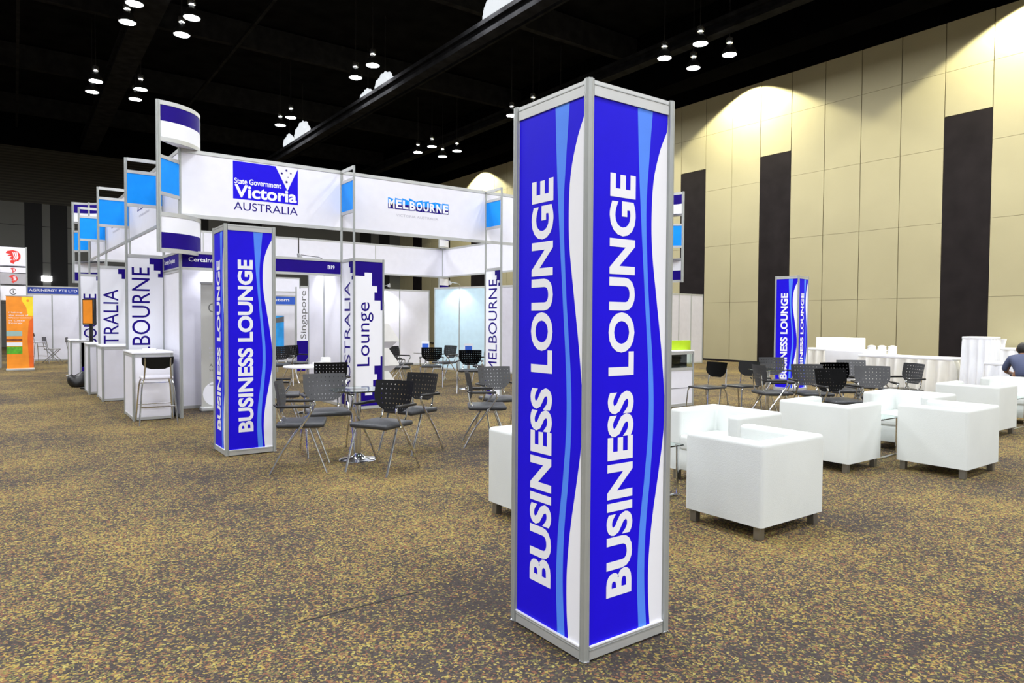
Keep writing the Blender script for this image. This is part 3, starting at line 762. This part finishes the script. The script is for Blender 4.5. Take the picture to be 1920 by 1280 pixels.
# glass tables
def glass_table(label, x, y, r=.30, h=.75, top='glass', name='glass_table'):
    t = thing(name, label, 'table', (x, y, 0), 0, 'round pedestal tables')
    m = MB(); m.lathe([(.20, 0), (.20, .008), (.17, .018), (.08, .03), (.04, .06), (.03, .075)], 'chrome', 32); m.build('base', t)
    m = MB(); m.lathe([(.03, .07), (.03, h-.03)], 'chrome', 20); m.build('pole', t)
    m = MB(); m.lathe([(.03, h-.03), (.09, h-.012), (.09, h-.010)], 'chrome', 20); m.build('mount_plate', t)
    m = MB(); m.lathe([(r-.004, h-.010), (r, h-.006), (r, h-.002), (r-.004, h+.002)] if top == 'glass' else [(r-.006, h-.012), (r, h-.006), (r, h+.008), (r-.004, h+.012)], top, 40); m.build('tabletop', t)
    return t
glass_table('round glass table with chrome foot between the left chairs', 2.93, 6.80)
glass_table('round glass table amid the right chair group, behind the white armchairs', 9.6, 6.35)
glass_table('round glass table hidden behind the big column beside the side-on chair', 5.3, 6.6)
glass_table('round white topped table inside the left booth opening', 3.75, 10.69, .37, .74, 'vinyl', 'round_table')
glass_table('round table in the lounge booth with a blue leaflet stand, left one', 7.85, 14.3, .28, .72)
glass_table('round table in the lounge booth with a blue leaflet stand, right one', 7.95, 12.55, .28, .72)
# papers / leaflet holders
def leaflet(label, x, y, z, rz):
    t = thing('leaflet_stand', label, 'leaflet stand', (x, y, z), rz, 'blue and white leaflet stands')
    m = MB(); m.box(-.09, .09, -.05, .05, 0, .01, 'vinyl'); m.build('foot', t)
    m = MB(); m.box(-.09, .09, .0, .008, .01, .27, 'vinyl'); m.quad((-.075, -.001, .08), (.075, -.001, .08), (.075, -.001, .22), (-.075, -.001, .22), 'midblue'); m.build('card', t)
leaflet('blue and white leaflet stand on the left lounge booth table', 7.85, 14.3, .722, -.6)
leaflet('blue and white leaflet stand on the right lounge booth table', 7.95, 12.55, .722, -.6)
m = MB(); m.bbox_(-.13, .13, -.09, .09, 0, .05, 'paper', .006, 1); m.bbox_(.0, .12, -.07, .07, .05, .13, 'paper', .01, 1)
tag(m.build('napkin_box', None, (3.98, 10.66, .752)), 'small white box and papers on the round white table', 'box')

# small arm spotlights that light the booths
def arm_light(label, x, y, z, ang, W=30):
    """clamped on a wall's top rail, arm reaching out, head turned back and down to the wall"""
    t = thing('arm_spotlight', label, 'spotlight', (x, y, z), math.radians(ang), 'small arm spotlights on the booth walls')
    m = MB(); m.tube([(-.02, 0, -.02), (-.02, 0, .05), (.10, 0, .10), (.42, 0, .12)], .008, 'chrome', 6); m.build('arm', t)
    dv = Vector((-.42, 0, -.9)).normalized()
    c = Vector((.45, 0, .10)); m = MB(); m.tube([c-dv*.05, c, c+dv*.05], [.02, .035, .05], 'alu', 12); m.build('lamp_head', t)
    l = bpy.data.lights.new('arm_spotlight_light', 'SPOT'); l.energy = W; l.spot_size = math.radians(110); l.spot_blend = .5; l.color = (.93, .93, 1); l.shadow_soft_size = .03
    o = bpy.data.objects.new('bulb', l); COL.objects.link(o); o.parent = t; o.location = c+dv*.07
    o.rotation_euler = dv.to_track_quat('-Z', 'Y').to_euler()
arm_light('small arm spotlight on the back wall of the corner booth', 2.9, 12.25, 2.5, -90)
arm_light('small arm spotlight on the white dividing wall of the left booth', 4.5, 11.95, 2.5, 180)
arm_light('small arm spotlight on the rear wall of the lounge, right of the Lounge panel', 9.6, 20.3, 2.5, -90, 60)
arm_light('small arm spotlight over the pale blue panels of the lounge', 10.74, 17.47, 2.5, 199, 30)

# brochure rack
t = thing('brochure_rack', 'stepped rack of white sloping brochure trays right of the Lounge panel', 'brochure rack', (5.45, 12.0, 0), 0)
post_mb(MB(), .10, .05, 0, 1.5).build('pole', t)
m = MB(); m.bbox_(-.2, .42, -.15, .3, 0, .03, 'alu', .01, 1); m.build('base', t)
for zt in (1.12, .66, .22):
    m = MB(); m.add([(-.1, -.12, zt), (.5, -.12, zt), (.5, .2, zt), (-.1, .2, zt), (-.1, -.12, zt+.30), (.28, -.12, zt+.30), (.28, .2, zt+.30), (-.1, .2, zt+.30), (.5, -.12, zt-.04), (-.1, -.12, zt-.04), (.5, .2, zt-.04), (-.1, .2, zt-.04)],
                    [(4, 5, 6, 7), (1, 2, 6, 5), (0, 1, 5, 4), (2, 3, 7, 6), (3, 0, 4, 7), (9, 8, 1, 0), (8, 10, 2, 1), (10, 11, 3, 2), (9, 11, 10, 8)], 'paper'); m.build('tray', t)
    m = MB(); m.add([(-.1, -.12, zt-.045), (.46, -.12, zt-.045), (.46, .2, zt-.045), (-.1, .2, zt-.045), (.0, -.10, zt-.20), (.28, -.10, zt-.20), (.28, .18, zt-.20), (.0, .18, zt-.20)],
                    [(0, 1, 5, 4), (1, 2, 6, 5), (2, 3, 7, 6), (3, 0, 4, 7), (4, 5, 6, 7)], 'greywall'); m.build('tray_bracket', t)

# ---------------------------------------------------------------- white tub armchairs
def make_tub():
    t = thing('tub_armchair', '', 'armchair')
    D, W_, H, z0, th = .325, .385, .665, .095, .125
    bm = bmesh.new()
    pts = [(D, -W_), (D, -W_+th), (-D+th, -W_+th), (-D+th, W_-th), (D, W_-th), (D, W_), (-D, W_), (-D, -W_)]
    lo = [bm.verts.new((x, y, z0)) for x, y in pts]; hi = [bm.verts.new((x, y, H)) for x, y in pts]; n = 8
    for i in range(n): bm.faces.new((lo[i], hi[i], hi[(i+1) % n], lo[(i+1) % n]))
    bm.faces.new(hi[::-1]); bm.faces.new(lo)
    bmesh.ops.recalc_face_normals(bm, faces=bm.faces[:])
    tops = [e for e in bm.edges if e.verts[0].co.z > .5 and e.verts[1].co.z > .5]
    oth = [e for e in bm.edges if abs(e.verts[0].co.z-e.verts[1].co.z) > .3]
    bmesh.ops.bevel(bm, geom=tops+oth, offset=.032, segments=4, profile=.55, affect='EDGES')
    m = MB(); m.addbm(bm, 'leather', True); m.build('shell', t)
    m = MB(); m.bbox_(-D+th-.02, D+.005, -W_+th-.005, W_-th+.005, .285, .43, 'leather', .03, 3); m.build('seat_cushion', t)
    m = MB(); m.bbox_(-D+th, D-.01, -W_+th-.02, W_-th+.02, z0+.005, .29, 'leather', .008, 2); m.build('front_base', t)
    for sx, sy in ((-1, -1), (-1, 1), (1, -1), (1, 1)):
        m = MB(); cx, cy = sx*(D-.055), sy*(W_-.055); m.bbox_(cx-.027, cx+.027, cy-.027, cy+.027, 0, z0+.01, 'steel', .003, 1); m.build('leg', t)
    return t
TB = Proto(make_tub())
GA = 'white leather tub armchairs'
def tub(x, y, deg, lb): TB.put((x, y, 0), math.radians(deg), lb, GA)
tub(3.26, 3.97, 0, 'white tub armchair peeking out on the left side of the big column')
tub(4.415, 3.02, 90, 'white tub armchair nearest the camera on the right, seen from behind')
tub(5.34, 3.97, 180, 'white tub armchair behind the nearest one, its open seat turned to the column')
tub(6.90, 3.83, 0, 'white tub armchair seen from behind in front of the black chair group')
tub(7.63, 2.99, 90, 'large white tub armchair in the right foreground, second from the camera')
tub(8.54, 3.77, 180, 'white tub armchair with open seat behind the right foreground one')
tub(10.63, 3.83, 0, 'white tub armchair seen from behind at the far right')
tub(12.27, 3.87, 180, 'white tub armchair cut by the right picture edge, before the seated person')
# low side tables with chrome sled frames
def sled(label, x, y):
    t = thing('side_table', label, 'side table', (x, y, 0), 0, 'low chrome side tables between armchairs')
    for s in (-1, 1):
        m = MB(); m.tube([(-.25, s*.25, .43), (-.27, s*.25, .40), (-.27, s*.25, .03), (-.25, s*.25, .012), (.25, s*.25, .012), (.27, s*.25, .03), (.27, s*.25, .40), (.25, s*.25, .43)], .012, 'chrome', 8, 3); m.build('sled_leg', t)
    m = MB(); m.bbox_(-.3, .3, -.3, .3, .43, .442, 'glass', .003, 1); m.build('tabletop', t)
sled('low glass side table with chrome legs between big column and nearest armchair', 4.29, 4.12)
sled('low glass side table with chrome legs between the two right foreground armchairs', 7.72, 3.90)
sled('low glass side table with chrome legs between the two far right armchairs', 11.45, 3.85)

# ---------------------------------------------------------------- skirted buffet tables
def skirted(label, x0, x1, y0, y1, h, pl=.16, mat_='cloth', amp=.085, cat='table', name='skirted_table'):
    t = thing(name, label, cat, ((x0+x1)/2, (y0+y1)/2, 0), 0, 'buffet tables with pleated white skirts')
    a, b = (x1-x0)/2, (y1-y0)/2
    m = MB(); m.bbox_(-a-.01, a+.01, -b-.01, b+.01, h-.05, h, 'linen', .012, 2); m.build('table_cloth', t)
    per = [(-a, -b, 1, 0, 0, -1), (a, -b, 0, 1, 1, 0), (a, b, -1, 0, 0, 1), (-a, b, 0, -1, -1, 0)]
    pts = []; sl = 0
    for i, (px, py, dx, dy, nx, ny) in enumerate(per):
        L = 2*a if i % 2 == 0 else 2*b; n = max(8, int(L/pl*8))
        for k in range(n):
            pts.append((px+dx*L*k/n, py+dy*L*k/n, nx, ny, (sl+L*k/n)/pl*2*PI))
        sl += L
    rows = [(h-.05, .15), (h-.12, .5), (h*.6, .85), (h*.3, 1.1), (0.005, 1.3)]
    vs = []
    for z, k in rows:
        for (px, py, nx, ny, ph) in pts:
            s_ = math.sin(ph+.6*math.sin(ph*.31)); o = amp*k*(s_ if s_ > 0 else s_*.5)+.03*(1-z/h)
            vs.append((px+nx*o, py+ny*o, z))
    n = len(pts)
    fs = [(j*n+i, (j+1)*n+i, (j+1)*n+(i+1) % n, j*n+(i+1) % n) for j in range(len(rows)-1) for i in range(n)]
    m = MB(); m.add(vs, [f[::-1] for f in fs], mat_, True); m.build('table_skirt', t, auto=False)
    return t
skirted('long white pleated buffet table behind the white armchairs', 16.0, 16.8, 6.22, 8.2, .75, .22)
skirted('white pleated buffet table farther back beside the small blue column', 18.6, 19.5, 9.2, 11.4, .75, .22)
skirted('tall narrow cloth-covered stand rising at the end of the long buffet table', 15.85, 16.3, 5.46, 5.98, 1.22, .14, 'linen', .05)
skirted('white pleated buffet table right of the tall cloth-covered stand', 15.0, 15.65, 3.3, 5.28, .75, .22, 'linen')
skirted('white pleated buffet table farther behind the seated person', 21.0, 21.8, 5.6, 7.4, .85, .22, 'linen')
def white_box(label, x, y, z, a, b, h, name='cloth_covered_box', rz=0):
    m = MB(); m.bbox_(-a/2, a/2, -b/2, b/2, 0, h, 'linen', .02, 2); o = m.build(name, None, (x, y, z)); o.rotation_euler = (0, 0, rz)
    tag(o, label, 'box', 'white cloth-covered blocks on the buffet tables'); return o
white_box('wide white block on the farther buffet table, top left of the buffet', 19.15, 10.35, .75, .4, 1.25, .32)
white_box('flat white block at the near corner of the farther buffet table', 17.6, 9.2, 0, .8, 1.0, .78)
# white round chafing / cup trays
for i, (x, y, s) in enumerate(((16.30, 8.05, 'left'), (16.38, 7.85, 'middle'), (16.46, 7.65, 'right'))):
    m = MB(); m.lathe([(.085, 0), (.09, .02), (.09, .15), (.08, .17), (.09, .175), (.09, .20), (.03, .22)], 'linen', 20)
    tag(m.build('white_canister', None, (x, y, .75)), 'white lidded canister on the left end of the long buffet table, %s of three' % s, 'canister', 'white canisters on the long buffet table')
m = MB(); m.lathe([(.05, 0), (.045, .02), (.055, .12), (.085, .24), (.08, .24)], 'linen', 16)
tag(m.build('white_vase', None, (21.1, 7.0, .85)), 'small white vase on the farthest buffet table behind the seated person', 'vase')

# display counter beside the big column
t = thing('display_case_counter', 'white counter with glass display section just right of the big column', 'counter', (8.9, 7.95, 0), 0)
for cx, cy in ((0, 0), (.85, 0), (.85, .5), (0, .5)): post_mb(MB(), cx, cy, 0, .96).build('post', t)
m = MB(); m.box(.018, .832, -.004, .004, .05, .64, 'white'); m.box(.0175, .8325, -.006, -.003, .32, .33, 'greytext'); m.build('front_panel', t)
for x in (0, .85): 
    m = MB(); m.box(x-.004, x+.004, .018, .482, .05, .64, 'white'); m.build('side_panel', t)
for z in (.03, .66, .94):
    m = MB(); m.box(.018, .832, -.012, .012, z-.025, z+.025, 'alu'); m.box(-.012, .012, .018, .482, z-.025, z+.025, 'alu'); m.box(.838, .862, .018, .482, z-.025, z+.025, 'alu'); m.build('rail', t)
m = MB(); m.box(.018, .832, -.002, .002, .685, .915, 'glass'); m.build('glass_front', t)
m = MB(); m.box(.018, .832, .03, .48, .66, .67, 'black'); m.box(.018, .832, .12, .13, .67, .93, 'darkpanel'); m.box(.1, .3, .04, .1, .67, .80, 'silver'); m.build('case_lining', t)
m = MB(); m.bbox_(-.02, .87, -.02, .52, .965, .985, 'vinyl', .004, 1); m.build('countertop', t)
m = MB(); m.bbox_(0, .92, 0, .06, 0, .17, 'lime', .004, 1); o = m.build('lime_sign_block', None, (8.95, 8.1, .985)); tag(o, 'lime green block sign on the glass display counter', 'sign')
m = MB(); m.bbox_(0, .22, 0, .16, 0, .03, 'paper', .004, 1); tag(m.build('paper_pile', None, (9.3, 8.2, .985)), 'white papers lying behind the lime green sign', 'papers')
m = MB(); m.box(0, .2, 0, .04, 0, 1.7, 'black'); m.bbox_(-.05, .25, -.15, .2, 0, .03, 'black', .01, 1)
tag(m.build('dark_display_board', None, (15.35, 13.5, 0)), 'dark upright board edge showing right of the big column before the grey partition', 'board')

# ---------------------------------------------------------------- left background booth
f = wall_run('white back wall of the far left booth under its blue name board', (.1, 28.9), (2.02, 28.9), 2, 2.5, 'white', group='white booth partitions')
fascia('blue name board of the far left company booth', (.22, 26.2), (2.05, 26.2), lambda mb: mb.text('AGRINERGY PTE LTD', .14, 1.42, 2.33, 2.41, -.0056, 'vinyl', False, .02), 'fasciablue', z0=2.22, z1=2.5)
wall_run('narrow white end panel at the right of the far left booth', (2.07, 26.2), (2.07, 28.9), 2, 2.5, 'white', group='white booth partitions')
wall_run('pale wall panel cut by the left picture edge behind the orange banner', (-2.2, 25.3), (-.36, 25.3), 2, 2.3, 'skyboard')
# sign tower with red lion-head marks
t = thing('sign_tower', 'tower of stacked white sign boxes with red marks at the far left', 'sign tower', (-.36, 25.35, 0), 0)
for cx, cy in ((0, 0), (.66, 0), (.66, .6), (0, .6)): post_mb(MB(), cx, cy, 0, 3.62).build('post', t)
def lion(mb, cx, cz, s, y=-.0065):
    maned = [(-.30, .34), (.0, .42), (.28, .34), (.42, .12), (.42, -.10), (.30, -.28), (.10, -.36), (.05, -.50), (-.12, -.42), (-.16, -.30), (-.02, -.2), (-.20, -.12), (-.06, .0), (-.30, .05), (-.12, .14), (-.38, .20)]
    mb.poly([(cx+a*s, y, cz+b*s) for a, b in maned], 'red')
    for k in range(3):
        mb.poly([(cx+(-.02+.11*k)*s, y-.001, cz+.30*s), (cx+(.03+.11*k)*s, y-.001, cz+.28*s), (cx+(.12+.09*k)*s, y-.001, cz-.05*s), (cx+(.0+.08*k)*s, y-.001, cz-.28*s), (cx+(.06+.08*k)*s, y-.001, cz-.05*s)], 'vinyl')
for (za, zb, mk, mtl) in ((3.05, 3.60, 'lion', 'white'), (2.84, 3.0, 'lion', 'white'), (2.5, 2.82, 'lion', 'greywall'), (2.02, 2.45, 'ring', 'vinyl')):
    mb = MB(); mb.box(.01, .65, -.005, .6, za, zb, mtl)
    h = zb-za
    if mk == 'lion': lion(mb, .33, (za+zb)/2, h*.82 if h > .2 else h*1.0)
    else:
        ring = [(.33+.09*math.cos(q), -.0065, (za+zb)/2+.04+.09*math.sin(q)) for q in [i*PI/10 for i in range(2, 19)]]; ins = [(.33+.07*math.cos(q), -.0065, (za+zb)/2+.04+.07*math.sin(q)) for q in [i*PI/10 for i in range(2, 19)]]
        for i in range(16): mb.quad(ring[i], ring[i+1], ins[i+1], ins[i], 'black')
        mb.box(.32, .34, -.0065, -.006, (za+zb)/2, (za+zb)/2+.08, 'black')
    mb.build('sign_box', t)
def dO(mb):
    y = -.0056; L = .62
    mb.poly([(.36, y, 2.09), (L, y, 2.09), (L, y, 1.55), (.50, y, 1.55), (.46, y, 1.8), (.36, y, 1.98)], 'yellow')
    mb.poly([(.62, y-.0004, 1.50), (.62, y-.0004, .1), (.52, y-.0004, .1), (.48, y-.0004, .9), (.52, y-.0004, 1.4)], 'orange2')
    mb.quad((.0, y-.0008, .98), (.36, y-.0008, .98), (.36, y-.0008, 1.12), (.0, y-.0008, 1.12), 'teal'); mb.quad((.0, y-.0008, .84), (.36, y-.0008, .84), (.36, y-.0008, .90), (.0, y-.0008, .90), 'brown')
    mb.quad((.0, y-.0008, .70), (.36, y-.0008, .70), (.36, y-.0008, .80), (.0, y-.0008, .80), 'vinyl'); mb.quad((.0, y-.0008, .48), (.36, y-.0008, .48), (.36, y-.0008, .68), (.0, y-.0008, .68), 'green')
    for k, s_ in enumerate(('Making', 'the most of', 'Opportunities', 'in Clean', 'Energy')): mb.text(s_, .06, .20+.035*len(s_)*.8, 1.62-.075*k, 1.665-.075*k, y-.001, 'vinyl')
    mb.poly([(.50+.035*math.cos(i*PI/6), y-.001, 1.98+.035*math.sin(i*PI/6)) for i in range(12)], 'orange')
rollup('orange and yellow pull-up banner with green field pictures at the far left', (-.20, 23.8), (.42, 23.8), 2.1, 'orange', dO)
# furniture in the far left booth
bar_stool('slim dark bar stool by the far left booth wall, left of the folding chairs', .55, 27.2, .6, .72)
def folding(label, x, y, rz):
    t = thing('folding_chair', label, 'chair', (x, y, 0), rz, 'folding chairs in the far left booth')
    m = MB(); m.bbox_(-.2, .2, -.2, .2, .44, .46, 'steel', .008, 1); m.build('seat', t)
    m = MB(); m.bbox_(-.235, -.215, -.22, .22, .70, .86, 'black', .006, 1); m.build('backrest', t)
    for s in (-1, 1):
        m = MB(); m.tube([(-.23, s*.21, .86), (-.18, s*.21, .5), (.26, s*.21, 0)], .011, 'steel', 6); m.build('leg', t)
        m = MB(); m.tube([(.2, s*.19, .45), (-.24, s*.19, 0)], .011, 'steel', 6); m.build('leg', t)
folding('dark backed folding chair in the middle of the far left booth', 1.0, 27.7, math.radians(-15))
folding('dark backed folding chair at the right of the far left booth', 1.6, 27.0, math.radians(-10))
m = MB(); m.bbox_(0, .5, 0, .12, 0, .03, 'paper', .005, 1); tag(m.build('white_board_offcut', None, (1.05, 20.9, 0)), 'flat white strip lying on the carpet left of the slim counter', 'strip')
# screen on a stand and black bag
t = thing('screen_stand', 'screen glowing orange on a dark stand seen edge-on among the side counters', 'screen stand', (1.27, 16.9, 0), math.radians(-50))
m = MB(); m.bbox_(-.15, .15, -.04, .04, 1.35, 1.9, 'black', .01, 1); m.box(-.12, .12, -.043, -.041, 1.38, 1.87, 'orange'); m.build('screen', t)
m = MB(); m.tube([(0, .04, .03), (0, .04, 1.5)], .035, 'black', 8); m.build('pole', t)
m = MB(); m.bbox_(-.15, .15, -.12, .15, 0, .04, 'black', .01, 1); m.build('base', t)
bm = bmesh.new(); bmesh.ops.create_icosphere(bm, subdivisions=3, radius=1)
for v in bm.verts:
    p = v.co; v.co = Vector((p.x*.24, p.y*.17, max(-.02, p.z*.18+.10+.04*math.sin(5*p.x)+.02*math.sin(9*p.y))))
zmin = min(v.co.z for v in bm.verts)
for v in bm.verts: v.co.z -= zmin
m = MB(); m.addbm(bm, 'black', True); tag(m.build('black_bag', None, (1.13, 17.55, 0), auto=False), 'black bag slumped on the carpet beside the side counters', 'bag')

# ---------------------------------------------------------------- seated person
def skinned(name, joints, edges, parent, m, sub=2):
    me = bpy.data.meshes.new(name); me.from_pydata([j[0] for j in joints], edges, [])
    ob = bpy.data.objects.new(name, me); COL.objects.link(ob)
    sk = ob.modifiers.new('skin', 'SKIN'); sd = ob.modifiers.new('sub', 'SUBSURF'); sd.levels = sub; sd.render_levels = sub
    for i, j in enumerate(joints):
        r = j[1]; me.skin_vertices[0].data[i].radius = (r if isinstance(r, tuple) else (r, r))
    me.skin_vertices[0].data[0].use_root = True
    dg = bpy.context.evaluated_depsgraph_get(); dg.update()
    nm = bpy.data.meshes.new_from_object(ob.evaluated_get(dg)); nm.name = name
    bpy.data.objects.remove(ob)
    nm.materials.clear(); nm.materials.append(M[m])
    for p in nm.polygons: p.use_smooth = True
    o = bpy.data.objects.new(name, nm); COL.objects.link(o); o.parent = parent
    return o
def person(x, y, rz):
    t = thing('person', 'seated person with short black hair and slate blue shirt at the right picture edge', 'person', (x, y, 0), rz)
    J = [((0, 0, .52), (.13, .16)), ((.05, 0, .68), (.11, .14)), ((.17, 0, .84), (.11, .15)), ((.24, 0, .90), (.07, .09)), ((.28, 0, .94), .05), ((.32, 0, .99), (.072, .07)), ((.345, 0, 1.06), (.072, .068)),
         ((.20, .17, .86), .05), ((.27, .24, .64), .04), ((.47, .17, .60), .033), ((.54, .15, .60), (.022, .03)),
         ((.20, -.17, .86), .05), ((.27, -.24, .64), .04), ((.47, -.17, .60), .033), ((.54, -.15, .60), (.022, .03)),
         ((.10, .10, .50), .085), ((.44, .13, .49), .06), ((.47, .13, .10), .04), ((.50, .13, .045), .035), ((.62, .14, .03), .028),
         ((.10, -.10, .50), .085), ((.44, -.13, .49), .06), ((.47, -.13, .10), .04), ((.50, -.13, .045), .035), ((.62, -.14, .03), .028)]
    E_ = [(0, 1), (1, 2), (2, 3), (3, 4), (4, 5), (5, 6), (2, 7), (7, 8), (8, 9), (9, 10), (2, 11), (11, 12), (12, 13), (13, 14), (0, 15), (15, 16), (16, 17), (17, 18), (18, 19), (0, 20), (20, 21), (21, 22), (22, 23), (23, 24)]
    for s, base in ((1, 10), (-1, 14)):                      # five fingers
        hx, hy, hz = J[base][0]
        for k, (dy, L) in enumerate(((-.024, .055), (-.008, .07), (.008, .066), (.024, .05))):
            i = len(J); J.append(((hx+.045, hy+dy, hz+.002), .010)); J.append(((hx+.045+L*.6, hy+dy*1.2, hz-.006), .008)); J.append(((hx+.045+L, hy+dy*1.2, hz-.02), .006)); E_.extend([(base, i), (i, i+1), (i+1, i+2)])
        i = len(J); J.append(((hx+.01, hy-s*.035, hz), .010)); J.append(((hx+.04, hy-s*.055, hz-.005), .008)); E_.extend([(base, i), (i, i+1)])
    skinned('body', J, E_, t, 'skin')
    S = [((0, 0, .50), (.145, .18)), ((.05, 0, .68), (.13, .165)), ((.17, 0, .84), (.13, .18)), ((.245, 0, .905), (.08, .10)), ((.20, .18, .86), .07), ((.26, .25, .70), .06), ((.28, .245, .64), .052), ((.20, -.18, .86), .07), ((.26, -.25, .70), .06), ((.28, -.245, .64), .052)]
    skinned('shirt', S, [(0, 1), (1, 2), (2, 3), (2, 4), (4, 5), (5, 6), (2, 7), (7, 8), (8, 9)], t, 'shirt')
    T = [((0, 0, .50), (.14, .17)), ((.10, .10, .50), .10), ((.44, .13, .49), .072), ((.47, .13, .12), .055), ((.10, -.10, .50), .10), ((.44, -.13, .49), .072), ((.47, -.13, .12), .055)]
    skinned('trousers', T, [(0, 1), (1, 2), (2, 3), (0, 4), (4, 5), (5, 6)], t, 'trousers')
    m = MB(); bm = bmesh.new(); bmesh.ops.create_icosphere(bm, subdivisions=3, radius=1)
    for v in bm.verts:
        p = v.co.copy(); v.co = Vector((.325+p.x*.108, p.y*.092, 1.045+p.z*.115))
        if p.x > .30 and p.z < .45: v.co.x = .325+.03
    m.addbm(bm, 'hair', True); m.build('hair', t, auto=False)
    for s in (1, -1):
        bm = bmesh.new(); bmesh.ops.create_icosphere(bm, subdivisions=2, radius=1)
        for v in bm.verts: v.co = Vector((.35+v.co.x*.018, s*.092+v.co.y*.012, 1.03+v.co.z*.032))
        m = MB(); m.addbm(bm, 'skin', True); m.build('ear', t, auto=False)
        m = MB(); m.box(.405, .42, s*.033-.012, s*.033+.012, 1.045, 1.055, 'hair'); m.build('eye', t)
    bm = bmesh.new(); bmesh.ops.create_icosphere(bm, subdivisions=2, radius=1)
    for v in bm.verts: v.co = Vector((.425+v.co.x*.022, v.co.y*.014, 1.02+v.co.z*.026))
    m = MB(); m.addbm(bm, 'skin', True); m.build('nose', t, auto=False)
    m = MB(); m.box(.405, .417, -.025, .025, .972, .979, 'brown'); m.build('mouth', t)
t = thing('low_stool', 'low dark stool under the seated person at the right picture edge', 'stool', (14.12, 4.37, 0))
m = MB(); m.lathe([(.17, .38), (.19, .39), (.19, .43), (.17, .44)], 'seat', 20); m.build('seat', t)
for q in range(4):
    m = MB(); m.tube([(.12*math.cos(q*PI/2), .12*math.sin(q*PI/2), .385), (.18*math.cos(q*PI/2), .18*math.sin(q*PI/2), 0)], .012, 'chrome', 6); m.build('leg', t)
person(14.12, 4.37, math.radians(20))
